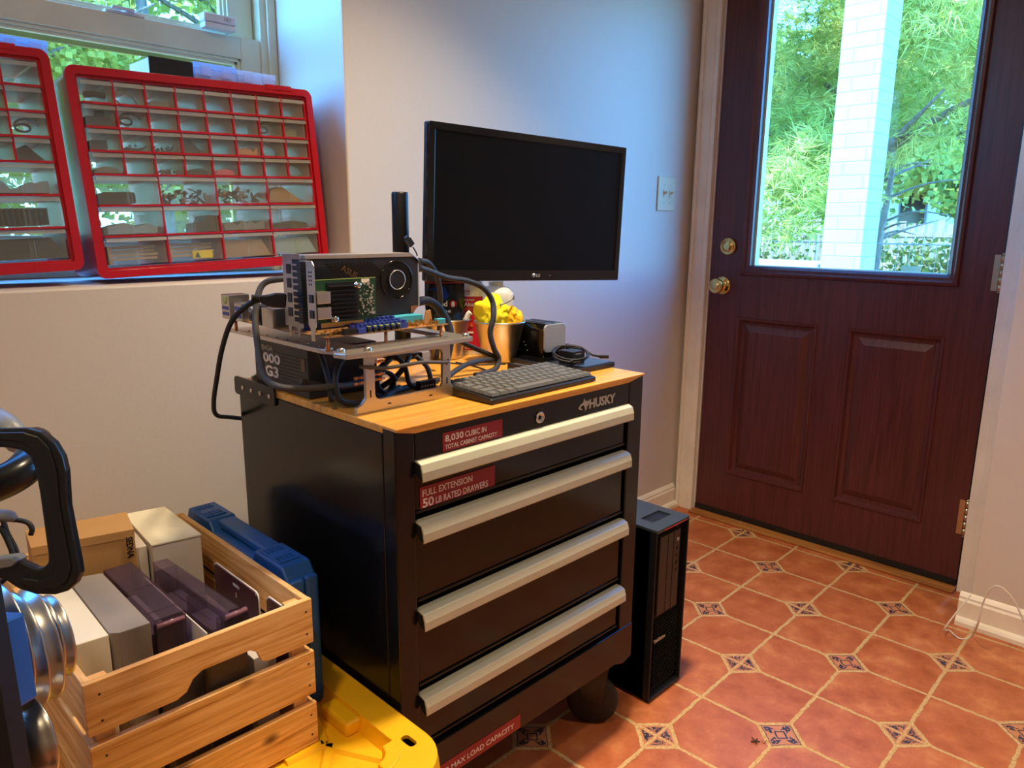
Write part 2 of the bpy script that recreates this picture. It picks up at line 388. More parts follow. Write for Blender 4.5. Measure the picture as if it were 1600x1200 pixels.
# floor: terracotta tiles, a small patterned tile on every second crossing
def floor_mat():
    m, t, b = mat('terracotta_tiles'); P = 0.1935; ox, oy, rt = 8.4181 * P, 3.9964 * P, 0.01553
    tc = t.nodes.new('ShaderNodeTexCoord'); mp = t.nodes.new('ShaderNodeMapping'); mp.vector_type = 'TEXTURE'
    mp.inputs['Location'].default_value = (ox, oy, 0); mp.inputs['Rotation'].default_value = (0, 0, rt); mp.inputs['Scale'].default_value = (P, P, P)
    geo = t.nodes.new('ShaderNodeNewGeometry'); t.links.new(geo.outputs['Position'], mp.inputs[0])
    w = noise(t, 9, 2, mp.outputs[0]); ws = t.nodes.new('ShaderNodeSeparateColor'); t.links.new(w.outputs['Color'], ws.inputs[0])
    sx = t.nodes.new('ShaderNodeSeparateXYZ'); t.links.new(mp.outputs[0], sx.inputs[0])
    u = NV(t, sx.outputs[0]) + (NV(t, ws.outputs[0]) - 0.5) * 0.035; v = NV(t, sx.outputs[1]) + (NV(t, ws.outputs[1]) - 0.5) * 0.035
    ru = (u + 0.5).floor(); rv = (v + 0.5).floor(); du = (u - ru); dv = (v - rv); au = du.abs(); av = dv.abs()
    even = (ru + rv).mod(2.0).lt(0.5); typeB = ru.mod(2.0).lt(0.5)
    d1 = au + av; R = 0.275
    G = 0.022
    line = au.mn(av)                       # distance to nearest grid line
    seam = d1 - R
    indot = even * seam.lt(0.0)
    ringl = (seam.abs() * 0.72)
    far = (even * -1.0 + 1.0)
    gl = line.mx(indot * 9.0)               # no grid line inside a dot ...
    gl2 = (line + 0.008).mx((indot * typeB) * -9.0 + 9.0)   # ... except in the quartered ones
    dd = gl.mn(ringl.mx(far * 9.0)).mn(gl2)
    grout = NV(t, (dd - G).sm(-0.004, 0.006).s)           # 0 in grout, 1 on tile
    # tile body colour, different on every tile
    cu = u.floor(); cv = v.floor(); cell = t.nodes.new('ShaderNodeCombineXYZ'); t.links.new(cu.s, cell.inputs[0]); t.links.new(cv.s, cell.inputs[1])
    wn = t.nodes.new('ShaderNodeTexWhiteNoise'); wn.noise_dimensions = '2D'; t.links.new(cell.outputs[0], wn.inputs['Vector'])
    n1 = noise(t, 2.5, 5, mp.outputs[0], 0.65); n2 = noise(t, 26, 3, mp.outputs[0], 0.7)
    base = ramp(t, n1.outputs[0], [(0.34, lin('#a4562e')), (0.55, lin('#bf7146')), (0.68, lin('#cf8a58'))])
    base = mix(t, NV(t, wn.outputs['Value']) * 0.35, base, lin('#ab5b36'))
    base = mix(t, NV(t, n2.outputs[0]).sm(0.64, 0.74) * 0.7, base, lin('#dcae7c'))
    base = mix(t, NV(t, n2.outputs[0]).sm(0.36, 0.28) * 0.3, base, lin('#6a3018'))
    # patterned dot: square in square with corner leaves / dark scrolls in the quartered ones
    mxd = d1  # diamond metric
    sd = (du + dv); td = (du - dv); q = sd.abs().mx(td.abs())
    centre = ((q - 0.078).abs()).lt(0.013); border = ((q - 0.232).abs()).lt(0.006)
    leaf = ((sd.abs() - td.abs()).abs()).lt(0.085) * q.gt(0.115) * q.lt(0.205)
    leaf = leaf * NV(t, noise(t, 34, 2, mp.outputs[0]).outputs[0]).gt(0.42)
    darkA = centre.mx(border).mx(leaf) * (typeB * -1.0 + 1.0)
    scroll = NV(t, noise(t, 20, 3, mp.outputs[0], 0.6, 1.5).outputs[0]).gt(0.47) * q.lt(0.215) * line.gt(0.028)
    darkB = scroll * typeB
    dot = mix(t, darkA.mx(darkB), lin('#c4845c'), lin('#2f3346'))
    col = mix(t, indot, base, dot)
    g = noise(t, 30, 3, mp.outputs[0])
    gc = ramp(t, g.outputs[0], [(0.3, lin('#b58e5e')), (0.7, lin('#d8b885'))])
    col = mix(t, grout, gc, col)
    t.links.new(col, b.inputs['Base Color'])
    ro = (grout * -0.4) + 0.85
    t.links.new((ro + NV(t, n1.outputs[0]) * 0.12 - 0.08).s, b.inputs['Roughness'])
    bump(t, b, grout * 0.8 + NV(t, n1.outputs[0]) * 0.35 + NV(t, n2.outputs[0]) * 0.06, 0.6, 0.003)
    return m
M['floor'] = floor_mat()
struct(MB().box(-1.9, DOOR_X + 0.02, -1.6, WALL_Y + 0.05, -0.05, 0).build('floor', M['floor']))
struct(MB().box(-1.9, DOOR_X + 0.1, -1.6, WALL_Y + 0.35, 2.3, 2.4).build('ceiling', M['ceil']))
w = MB(); w.box(-1.9, RX, WALL_Y, WIN_Y + 0.06, -0.02, SILL); w.box(RX, DOOR_X + 0.14, WALL_Y, WIN_Y + 0.06, -0.02, 2.3)
w.box(-1.9, -0.75, WALL_Y, WIN_Y + 0.06, SILL, 2.3); w.box(-0.75, RX, WALL_Y, WIN_Y + 0.06, 2.12, 2.3)
struct(w.build('wall_back', M['wall'], bevel=0.004, seg=2))
w = MB(); w.box(DOOR_X, DOOR_X + 0.14, 1.42, WALL_Y, -0.02, 2.3); w.box(DOOR_X, DOOR_X + 0.14, 0.40, 1.42, 2.045, 2.3)
w.box(DOOR_X, DOOR_X + 0.14, 0.40, 0.495, -0.02, 2.3); w.box(2.265, DOOR_X + 0.14, -1.6, 0.416, -0.02, 2.3)
struct(w.build('wall_right', M['wall'], bevel=0.002))
struct(MB().box(-1.9, 2.6, -1.7, -1.6, -0.02, 2.3).build('wall_front', M['wall']))
struct(MB().box(-2.0, -1.9, -1.7, WALL_Y + 0.35, -0.02, 2.3).build('wall_left', M['wall']))
def baseboard(name, a, b, nrm, ret=None):
    """stepped profile run from a to b, standing out along nrm"""
    a, b, n = Vector(a), Vector(b), Vector(nrm); mb = MB()
    prof = [(0, 0), (0.027, 0), (0.027, 0.012), (0.022, 0.020), (0.014, 0.024), (0.014, 0.070), (0.010, 0.076), (0.010, 0.082), (0.004, 0.090), (0, 0.094)]
    A = [mb.pt(a + n * d + EZ * h) for d, h in prof]; B = [mb.pt(b + n * d + EZ * h) for d, h in prof]
    for i in range(len(prof)): j = (i + 1) % len(prof); mb.face((A[i], A[j], B[j], B[i]))
    mb.face(A[::-1]); mb.face(B); return struct(mb.build(name, M['trim']))
baseboard('baseboard_back', (-1.9, WALL_Y, 0), (DOOR_X - 0.02, WALL_Y, 0), (0, -1, 0))
baseboard('baseboard_right', (2.265, 0.441, 0), (2.265, -1.6, 0), (-1, 0, 0))
# door casing
def casing():
    mb = MB()
    def run(y0, y1, z0, z1):
        mb.box(DOOR_X - 0.016, DOOR_X, y0, y1, z0, z1)
    for y0, y1 in ((1.425, 1.492), (0.418, 0.492)):
        run(y0, y1, 0, 2.10)
        k = (y1 - y0)
        mb.box(DOOR_X - 0.019, DOOR_X - 0.014, y0 + k * .25, y0 + k * .70, 0, 2.09)
        mb.box(DOOR_X - 0.026, DOOR_X - 0.014, (y1 - 0.012 if y0 > 1 else y0), (y1 if y0 > 1 else y0 + 0.012), 0, 2.10)
    run(0.418, 1.492, 2.045, 2.11)
    mb.box(DOOR_X, DOOR_X + 0.13, 1.419, 1.425, 0, 2.045); mb.box(DOOR_X, DOOR_X + 0.13, 0.488, 0.495, 0, 2.045); mb.box(DOOR_X, DOOR_X + 0.13, 0.49, 1.42, 2.036, 2.046)
    return struct(mb.build('trim_1', M['trim'], bevel=0.002))
casing()
struct(MB().box(DOOR_X - 0.045, DOOR_X + 0.12, 0.495, 1.42, 0, 0.010).build('trim_2', M['oak'], bevel=0.003))

# door leaf
GL0, GL1, GZ0, GZ1 = 0.634, 1.262, 0.960, 1.90
dr = thing('door_1', None, None, (DOOR_X, 0.96, 0), kind='structure')
DX0, DX1 = DOOR_X + 0.004, DOOR_X + 0.046
PAN = ((1.000, 1.296, 0.181, 0.776), (0.616, 0.901, 0.181, 0.776))
mb = MB()
mb.box(DX0, DX1, 1.296, 1.416, 0.022, 2.034); mb.box(DX0, DX1, 0.499, 0.616, 0.022, 2.034)
mb.box(DX0, DX1, 0.616, 1.296, 0.022, 0.181); mb.box(DX0, DX1, 0.616, 1.296, 0.776, 0.938); mb.box(DX0, DX1, 0.901, 1.000, 0.181, 0.776)
mb.box(DX0, DX1, 0.616, 1.296, 1.925, 2.034)
mb.box(DX1 - 0.012, DX1, 0.616, 1.296, 0.181, 0.776)
part(mb, 'door_leaf', M['mahog'], dr)
for y0, y1, z0, z1 in PAN:
    mb = MB(); rings = []
    for ins, dx in ((0, 0), (0.003, -0.005), (0.010, -0.004), (0.017, 0.008), (0.026, 0.010), (0.030, 0.010), (0.052, 0.000), (0.054, 0.000)):
        rings.append([mb.pt((DX0 + dx, y, z)) for y, z in ((y0 + ins, z0 + ins), (y1 - ins, z0 + ins), (y1 - ins, z1 - ins), (y0 + ins, z1 - ins))])
    for A, B in zip(rings, rings[1:]):
        for k in range(4): mb.face((A[k], A[(k + 1) % 4], B[(k + 1) % 4], B[k]))
    mb.face(rings[-1]); part(mb, 'raised_panel', M['mahog'], dr)
mb = MB(); rings = []
for ins, dx in ((-0.004, 0.001), (0.0, -0.012), (0.008, -0.014), (0.014, -0.008), (0.022, -0.005), (0.030, 0.004), (0.032, 0.02)):
    y0, y1, z0, z1 = 0.603, 1.295, 0.929, 1.935
    rings.append([mb.pt((DX0 + dx, y, z)) for y, z in ((y0 + ins, z0 + ins), (y1 - ins, z0 + ins), (y1 - ins, z1 - ins), (y0 + ins, z1 - ins))])
for A, B in zip(rings, rings[1:]):
    for k in range(4): mb.face((A[k], A[(k + 1) % 4], B[(k + 1) % 4], B[k]))
part(mb, 'glass_moulding', M['mahog'], dr)
part(MB().box(DX0 + 0.018, DX0 + 0.022, 0.625, 1.272, 0.950, 1.915), 'window_glass', M['glass'], dr)
mb = MB()
for y0, y1, z0, z1 in ((0.630, 0.640, 0.955, 1.91), (1.256, 1.268, 0.955, 1.91), (0.630, 1.268, 0.955, 0.962)): mb.box(DX0 + 0.023, DX1 + 0.01, y0, y1, z0, z1)
part(mb, 'glazing_bead', M['winframe'], dr)
part(MB().box(DX0 - 0.006, DX1, 0.499, 1.416, 0.011, 0.030), 'door_sweep', M['rubber'], dr)
KY, KZ = 1.364, 0.885
kn = MB().lathe([(0.0335, 0), (0.0335, 0.004), (0.030, 0.007), (0.022, 0.009), (0.012, 0.014), (0.0115, 0.026), (0.018, 0.031), (0.0255, 0.037), (0.0275, 0.045), (0.0265, 0.052), (0.021, 0.056), (0.019, 0.0545), (0.0155, 0.0545), (0.0135, 0.058), (0.010, 0.059), (0.0, 0.0595)], (DX0, KY, KZ), (-1, 0, 0), 40)
part(kn, 'door_knob', M['brass'], dr)
db = part(MB().lathe([(0.031, 0), (0.0315, 0.005), (0.029, 0.010), (0.025, 0.011), (0.024, 0.009), (0.020, 0.010), (0.018, 0.013), (0.010, 0.014), (0.0, 0.0142)], (DX0, 1.349, 1.026), (-1, 0, 0), 40), 'deadbolt', M['brass'], dr)
mb = MB(); mb.lathe([(0.006, 0.012), (0.006, 0.020)], (DX0, 1.349, 1.026), (-1, 0, 0), 16)
mb.prism([(-0.006, -0.006), (0.012, -0.010), (0.017, 0.0), (0.012, 0.010), (-0.006, 0.006), (-0.013, 0.0)], lambda u, v, h: (DX0 - h, 1.349 - u, 1.026 + v), 0.018, 0.024)
subpart(mb, 'thumb_turn', M['brass'], db, bevel=0.001)
for z0, z1 in ((0.921, 1.023), (0.179, 0.289), (1.72, 1.82)):
    mb = MB(); hy, hx = 0.497, DX0 - 0.007
    for i in range(5):
        a = z0 + (z1 - z0) * i / 5; mb.lathe([(0.0062, a + 0.0006), (0.0062, a + (z1 - z0) / 5 - 0.0006)], (hx, hy, 0), (0, 0, 1), 14)
    mb.lathe([(0.0, z0 - 0.006), (0.004, z0 - 0.005), (0.0045, z0)], (hx, hy, 0), (0, 0, 1), 12); mb.lathe([(0.0045, z1), (0.004, z1 + 0.005), (0.0, z1 + 0.006)], (hx, hy, 0), (0, 0, 1), 12)
    mb.box(DX0 - 0.003, DX0 + 0.001, hy + 0.002, hy + 0.022, z0, z1)
    part(mb, 'hinge', M['nickel'], dr)

# window in its deep recess
wn = thing('window_1', None, None, (0.12, WIN_Y, SILL), kind='structure')
mb = MB(); y0 = 1.81
mb.box(0.948, RX, y0 - 0.002, y0 + 0.06, SILL, 2.12); mb.box(-0.75, -0.70, y0 - 0.002, y0 + 0.06, SILL, 2.12); mb.box(-0.70, 0.948, y0 - 0.002, y0 + 0.06, 2.07, 2.12); mb.box(-0.70, 0.948, y0 - 0.002, y0 + 0.06, SILL, SILL + 0.025)
mb.box(0.965, RX, y0 - 0.010, y0, SILL, 2.12)
part(mb, 'window_frame', M['winframe'], wn, bevel=0.003)
def sash(x0, x1, z0, z1, y, d, wl, wr, wb, wt, name):
    mb = MB()
    mb.box(x1 - wr, x1, y, y + d, z0, z1); mb.box(x0, x0 + wl, y, y + d, z0, z1); mb.box(x0 + wl, x1 - wr, y, y + d, z0, z0 + wb); mb.box(x0 + wl, x1 - wr, y, y + d, z1 - wt, z1)
    b = 0.007   # stepped glazing bead
    X0, X1, Z0, Z1 = x0 + wl, x1 - wr, z0 + wb, z1 - wt
    for q in range(2):
        k = b * (q + 1); yy = y + 0.006 * (q + 1)
        mb.box(X1 - k, X1, yy, y + d, Z0, Z1); mb.box(X0, X0 + k, yy, y + d, Z0, Z1); mb.box(X0, X1, yy, y + d, Z0, Z0 + k); mb.box(X0, X1, yy, y + d, Z1 - k, Z1)
    s = part(mb, name, M['winframe'], wn, bevel=0.0015)
    subpart(MB().box(X0 + 0.002, X1 - 0.002, y + d * 0.55, y + d * 0.55 + 0.004, Z0 + 0.002, Z1 - 0.002), 'glass_pane', M['glass'], s)
sash(-0.70, 0.948, SILL + 0.025, 1.528, y0 + 0.002, 0.026, 0.05, 0.050, 0.05, 0.049, 'lower_sash')
sash(-0.70, 0.945, 1.500, 2.07, y0 + 0.030, 0.026, 0.05, 0.062, 0.035, 0.05, 'upper_sash')
mb = MB()
for a in ((0.878, 0.890, 1.0, 1.49), (-0.68, -0.66, 1.0, 1.49)): mb.box(a[0], a[1], 1.872, 1.882, a[2], a[3])
mb.box(-0.66, 0.878, 1.872, 1.882, 1.462, 1.490)
part(mb, 'screen_frame', plain('aged_screen_frame', '#a39a4e', 0.6), wn)
# sash lock
mb = MB(); mb.box(0.60, 0.68, 1.813, 1.836, 1.529, 1.535); mb.lathe([(0.014, 1.535), (0.014, 1.541), (0.0, 1.542)], (0.65, 1.825, 0), (0, 0, 1), 20); mb.box(0.61, 0.655, 1.80, 1.812, 1.536, 1.541)
part(mb, 'sash_lock', M['wplast'], wn, bevel=0.001)

# light switch
P0 = (2.249, WALL_Y, 1.148); sw = thing('light_switch', 'ivory double toggle switch plate on the bluish wall left of the door', 'light switch', P0)
part(MB().box(2.246, 2.352, WALL_Y - 0.006, WALL_Y - 0.0005, 1.148, 1.265), 'switch_plate', M['ivory'], sw, bevel=0.002)
for cx in (2.283, 2.321):
    mb = MB(); mb.box(cx - 0.005, cx + 0.005, WALL_Y - 0.008, WALL_Y - 0.005, 1.194, 1.220)
    mb.prism([(0, -0.004), (0.014, 0.004), (0.014, 0.009), (0, 0.006)], lambda u, v, h: (cx + h, WALL_Y - 0.006 - u, 1.206 + v), -0.0035, 0.0035)
    part(mb, 'toggle', M['ivory'], sw)
    for zz in (1.176, 1.236): part(MB().lathe([(0.003, 0.0055), (0.003, 0.0068), (0, 0.007)], (cx, WALL_Y, zz), (0, -1, 0), 10), 'screw', M['ivory'], sw)

# ================================================================ OUTSIDE
def outside():
    rnd = random.Random(5)
    gm, t, b = mat('garden_ground'); n = noise(t, 1.2, 6); t.links.new(ramp(t, n.outputs[0], [(0.35, lin('#5d7a35')), (0.5, lin('#8a7a4a')), (0.65, lin('#c08a5a'))]), b.inputs['Base Color']); b.inputs['Roughness'].default_value = 0.95
    g = MB(); N = 24
    def hz(x, y): return -0.06 if x < 5 and y < 5 else -0.06 + 0.04 * sin(x * 0.7) + 0.05 * cos(y * 0.6)
    idx = [[g.pt((-22 + 64 * i / N, -14 + 52 * j / N, hz(-22 + 64 * i / N, -14 + 52 * j / N))) for j in range(N + 1)] for i in range(N + 1)]
    for i in range(N):
        for j in range(N): g.face((idx[i][j], idx[i + 1][j], idx[i + 1][j + 1], idx[i][j + 1]))
    tag(g.build('ground', gm), None, None, None, 'structure')
    # painted brick
    bm_, t, b = mat('white_painted_brick')
    geo = t.nodes.new('ShaderNodeNewGeometry'); sep = t.nodes.new('ShaderNodeSeparateXYZ'); t.links.new(geo.outputs['Position'], sep.inputs[0])
    cb = t.nodes.new('ShaderNodeCombineXYZ'); t.links.new((NV(t, sep.outputs[0]) + NV(t, sep.outputs[1])).s, cb.inputs[0]); t.links.new(sep.outputs[2], cb.inputs[1])
    br = t.nodes.new('ShaderNodeTexBrick'); br.inputs['Scale'].default_value = 1.0; br.inputs['Brick Width'].default_value = 0.21; br.inputs['Row Height'].default_value = 0.068
    br.inputs['Mortar Size'].default_value = 0.004; br.inputs['Mortar Smooth'].default_value = 0.6; br.inputs['Color1'].default_value = rgb(lin('#b2b1ae')); br.inputs['Color2'].default_value = rgb(lin('#aaa9a7')); br.inputs['Mortar'].default_value = rgb(lin('#9c9b99'))
    t.links.new(cb.outputs[0], br.inputs['Vector']); t.links.new(br.outputs['Color'], b.inputs['Base Color']); b.inputs['Roughness'].default_value = 0.7
    h = (NV(t, br.outputs['Fac']) * -1.0 + 1.0) + NV(t, noise(t, 40, 3).outputs[0]) * 0.3
    bump(t, b, h, 0.5, 0.004)
    tag(MB().box(4.0, 4.215, 1.430, 1.636, -0.1, 3.0).build('brick_pillar', bm_, bevel=0.006), 'white painted brick pillar standing outside the door window', 'pillar')
    mb = MB(); mb.box(4.03, 4.19, 1.30, 6.0, -0.1, 0.86); lw = mb.build('low_wall', bm_); tag(lw, 'white painted low brick wall outside, under the pillar', 'wall')
    subpart(MB().box(3.98, 4.24, 1.645, 6.0, 0.86, 0.915), 'wall_cap', M['wplast'], lw, bevel=0.01)
    # board fences
    fm = wood('weathered_fence', [(0.3, lin('#6a6048')), (0.7, lin('#a89878'))], (10, 10, 1.2), 0.9)
    def fence(a, b, top, label):
        a, b = Vector(a), Vector(b); d = b - a; L = d.length; d.normalize(); nrm = Vector((-d.y, d.x, 0))
        f = thing('board_fence', label, 'fence', a)
        mb = MB(); s = 0.0
        while s < L:
            w_ = 0.11 + rnd.random() * 0.02; h_ = top + rnd.uniform(-0.03, 0.03); c = a + d * (s + w_ / 2)
            mb.obox((c.x, c.y, h_ / 2 - 0.05), d, nrm, EZ, w_ / 2, 0.010, h_ / 2 + 0.05); s += w_ + 0.03
        part(mb, 'fence_boards', fm, f)
        mb = MB(); c = (a + b) / 2
        for z in (0.25, top - 0.2): mb.obox((c.x, c.y, z) if True else c, d, nrm, EZ, L / 2, 0.03, 0.04)
        part(mb, 'rails', fm, f)
    fence((13.5, 11.0, 0), (14.5, 0.5, 0), 1.22, 'weathered board fence seen through the door window, behind the pillar')
    # wire fence with posts
    wf = thing('wire_fence', 'thin wire fence with grey metal posts in front of the board fence', 'fence', (9.6, 3, 0))
    for py in (3.35, 6.3): part(MB().lathe([(0.022, -0.1), (0.022, 0.98), (0.0, 1.0)], (9.6, py, 0), (0, 0, 1), 12), 'post', M['greyp'], wf)
    mb = MB(); mb.tube([(9.6, 0.5, 0.93), (9.6, 9, 0.93)], 0.008, 5)
    for k in range(60): mb.box(9.598, 9.602, 0.5 + k * 0.14, 0.504 + k * 0.14, 0.0, 0.93)
    part(mb, 'wires', M['greyp'], wf)
    sg = thing('yard_sign', 'small dark yard sign low behind the door glass on the right', 'sign', (8.2, 2.42, 0))
    part(MB().box(8.19, 8.20, 2.34, 2.52, 0.50, 0.74), 'sign_panel', plain('sign_green', '#4d5a48', 0.5), sg); part(MB().box(8.195, 8.205, 2.425, 2.435, -0.1, 0.5), 'stake', M['greyp'], sg)
    # white house far behind
    hs = thing('white_house', 'white house far behind the trees, right edge of the door window', 'house', (24, 7.6, 0))
    part(MB().box(22, 27, 5.5, 9.6, -0.1, 3.1), 'house_walls', M['white'], hs)
    mb = MB(); mb.prism([(5.2, 3.1), (9.9, 3.1), (7.55, 4.6)], lambda u, v, h: (h, u, v), 21.8, 27.2); part(mb, 'roof', M['greyp'], hs)
    for wy in (6.3, 7.9):
        q = part(MB().box(21.97, 22.01, wy, wy + 0.7, 1.2, 2.2), 'house_window', M['greyp'], hs); subpart(MB().box(21.95, 21.97, wy + 0.05, wy + 0.65, 1.25, 2.15), 'pane', M['blackgl'], q)
    # trees
    leafm = {}
    def lm(name, c1, c2, tr=0.35):
        m, t, b = mat(name); out = t.nodes['Material Output']; n = noise(t, 2.0, 4)
        c = ramp(t, n.outputs[0], [(0.3, lin(c1)), (0.7, lin(c2))]); t.links.new(c, b.inputs['Base Color']); b.inputs['Roughness'].default_value = 0.6
        tl = t.nodes.new('ShaderNodeBsdfTranslucent'); t.links.new(c, tl.inputs[0]); x = t.nodes.new('ShaderNodeMixShader'); x.inputs[0].default_value = tr
        t.links.new(b.outputs[0], x.inputs[1]); t.links.new(tl.outputs[0], x.inputs[2]); t.links.new(x.outputs[0], out.inputs[0]); return m
    pinem = lm('pine_needles', '#7c9a2c', '#dcd878'); leaf = lm('broad_leaves', '#8c9e30', '#dcd468', 0.5); leafd = lm('dark_leaves', '#5a7a2c', '#a8b850'); ivy = lm('ivy_leaves', '#40521e', '#80903a')
    bark = wood('tree_bark', [(0.3, lin('#4a4436')), (0.7, lin('#8b8270'))], (8, 8, 2), 0.9, 0.6)
    def crown(mb, c, R3, n, size, kind, rg):
        for _ in range(n):
            while True:
                p = Vector((rg.uniform(-1, 1), rg.uniform(-1, 1), rg.uniform(-1, 1)))
                if 0.25 < p.length < 1: break
            q = Vector((c[0] + p.x * R3[0], c[1] + p.y * R3[1], c[2] + p.z * R3[2]))
            if kind == 'needle':
                ax = Vector((rg.gauss(0, 1), rg.gauss(0, 1), rg.gauss(-0.3, 0.6))).normalized(); s1 = ax.orthogonal().normalized()
                for k in range(7):
                    a = Quaternion(ax, k * 0.9 + rg.random()) @ s1; dr_ = (ax * 0.8 + a * rg.uniform(0.35, 0.9)).normalized() * size * rg.uniform(0.8, 1.3); w_ = dr_.cross(ax).normalized() * size * 0.035
                    mb.poly([q - w_, q + w_, q + dr_])
            else:
                ax = Vector((rg.gauss(0, 1), rg.gauss(0, 1), rg.gauss(0, 1))).normalized(); s1 = ax.orthogonal().normalized() * size * 0.45; a2 = ax.cross(s1).normalized() * size * rg.uniform(0.5, 0.9)
                mb.poly([q, q + s1 + a2 * 0.5, q + a2 * 1.3, q - s1 + a2 * 0.5])
    def tree(name, label, base, h, r, clusters, n, size, kind, m, cat='tree', group=None, branches=6, seed=1, spread=None):
        rg = random.Random(seed); tr_ = thing(name, label, cat, base, group=group)
        bx, by = base[0], base[1]
        mb = MB(); mb.tube(spline([(bx, by, -0.1), (bx + rg.uniform(-.1, .1), by + rg.uniform(-.1, .1), h * 0.3), (bx + rg.uniform(-.2, .2), by + rg.uniform(-.2, .2), h * 0.65), (bx, by, h * 0.95)], 4), r, 9, rs=[r * (1 - 0.75 * i / 12) for i in range(13)])
        part(mb, 'trunk', bark, tr_)
        mb = MB()
        for k in range(branches):
            a = rg.uniform(0, 2 * pi); z0 = h * rg.uniform(0.25, 0.75); L = h * rg.uniform(0.18, 0.34)
            mb.tube(spline([(bx, by, z0), (bx + cos(a) * L * .5, by + sin(a) * L * .5, z0 + L * .2), (bx + cos(a) * L, by + sin(a) * L, z0 + L * rg.uniform(0, .5))], 3), r * .3, 5, rs=[r * .34 * (1 - .13 * i) for i in range(7)])
        part(mb, 'branches', bark, tr_)
        mb = MB()
        for c in clusters: crown(mb, c[:3], c[3:6], int(n * c[6]), size, kind, rg)
        part(mb, 'foliage', m, tr_)
    def clus(cx, cy, z0, z1, R, k, rg, fl=0.45):
        return [(cx + rg.uniform(-R, R), cy + rg.uniform(-R, R), rg.uniform(z0, z1), rg.uniform(.5, 1.0) * R * .6, rg.uniform(.5, 1.0) * R * .6, rg.uniform(.5, 1) * R * fl, 1.0) for _ in range(k)]
    R_ = random.Random(11)
    tree('pine_tree', 'pine tree with pale drooping needles left of the brick pillar', (7.6, 4.3, 0), 6.5, 0.13, clus(7.4, 3.75, 1.3, 4.0, 1.2, 22, R_), 300, 0.17, 'needle', pinem, seed=2)
    tree('pine_tree', 'pine tree with a thick trunk right behind the brick pillar', (8.6, 3.05, 0), 6.5, 0.15, clus(8.3, 2.75, 1.9, 4.2, 1.1, 18, R_), 300, 0.17, 'needle', pinem, seed=3)
    tree('bare_shrub_tree', 'thin branched tree with sparse leaves above the fence, right in the door window', (10.5, 3.6, 0), 3.2, 0.06, clus(10.5, 3.5, 1.3, 2.8, 1.0, 9, R_), 50, 0.09, 'leaf', leafd, branches=34, seed=4)
    for i, (x, y, lb) in enumerate(((17.0, 9.6, 'tall leafy tree beyond the fence, left end of the door window'), (17.6, 7.0, 'tall leafy tree beyond the fence, behind the brick pillar'), (18.5, 4.6, 'tall leafy tree beyond the fence, right end of the door window'))):
        tree('leafy_tree', lb, (x, y, 0), 6.5, 0.2, clus(x, y, 1.6, 6.0, 2.0, 14, R_, .5), 600, 0.20, 'leaf', leaf if i % 2 else leafd, group=None, seed=20 + i)
    mb = MB(); rg = random.Random(9)
    for k in range(46): crown(mb, (12.9 + rg.uniform(-.15, .3), rg.uniform(1.5, 10), rg.uniform(0.0, 0.9)), (.3, .5, .35), 60, 0.10, 'leaf', rg)
    tag(mb.build('ivy', ivy), 'green ivy growing over the board fence', 'ivy', kind='stuff')
    # trees behind the window over the sill
    xs = ((0.1, 5.6, 'leafy tree outside the window, leftmost, crown filling the pane'), (1.3, 6.0, 'leafy tree outside the window with a slanted trunk between the red cabinets'), (2.5, 5.7, 'leafy tree outside the window, behind the black box'), (3.7, 6.4, 'leafy tree outside the window at its right edge'))
    for i, (x, y, lb) in enumerate(xs):
        tree('leafy_tree', lb, (x, y + 1, 0), 5.5, 0.07 + 0.03 * (i % 2), clus(x, y + 1.2, 1.5, 4.8, 1.0, 15, R_, .6), 900, 0.06, 'leaf', leaf if i % 2 == 0 else leafd, seed=40 + i, branches=8)
    for i, (x, y) in enumerate(((-1.5, 9), (2.0, 10.5), (5.2, 9.5))):
        tree('leafy_tree', ('far leafy tree outside the window, left one', 'far leafy tree outside the window, middle one', 'far leafy tree outside the window, right one')[i], (x, y, 0), 7, 0.14, clus(x, y, 1.2, 6.0, 1.9, 16, R_, .6), 800, 0.13, 'leaf', leaf, seed=60 + i)
outside()
# ================================================================ ROLLING TOOL CABINET
CX0, CX1, CY0, CY1, CT = 0.615, 1.237, 0.843, 1.336, 0.80
tc_ = thing('tool_cabinet', 'black four-drawer rolling tool cabinet with pale bar handles and a wooden top', 'tool cabinet', ((CX0 + CX1) / 2, (CY0 + CY1) / 2, 0))
ZB = 0.165
mb = MB(); t_ = 0.034
mb.box(CX0, CX0 + 0.004, CY0 + 0.0305, CY1, ZB, CT - 0.013); mb.box(CX1 - 0.004, CX1, CY0 + 0.0305, CY1, ZB, CT - 0.013); mb.box(CX0, CX1, CY1 - 0.004, CY1, ZB, CT - 0.013)
mb.box(CX0, CX0 + 0.036, CY0, CY0 + 0.03, ZB, CT - 0.004); mb.box(CX1 - 0.046, CX1, CY0, CY0 + 0.03, ZB, CT - 0.003)
mb.box(CX0 + 0.005, CX1 - 0.005, CY0 + 0.032, CY1 - 0.005, ZB, ZB + 0.004)
mb.box(CX0 + 0.036, CX1 - 0.046, CY0, CY0 + 0.014, 0.745, CT - 0.012)
cb_ = part(mb, 'cabinet_body', M['blackm'], tc_, bevel=0.003)
# sloping front skirt with cut corners
mb = MB(); mb.prism([(CX0, 0.245), (CX1, 0.245), (CX1, 0.165), (CX1 - 0.03, 0.158), (CX1 - 0.06, 0.168), (CX0 + 0.06, 0.168), (CX0 + 0.03, 0.158), (CX0, 0.165)], lambda u, v, h: (u, h, v), CY0 - 0.002, CY0 + 0.02)
part(mb, 'front_skirt', M['blackm'], tc_, bevel=0.002)
part(MB().box(CX0 + 0.03, CX1 - 0.04, CY0 + 0.03, CY0 + 0.036, 0.19, 0.76), 'inner_panel', M['darkgap'], tc_)
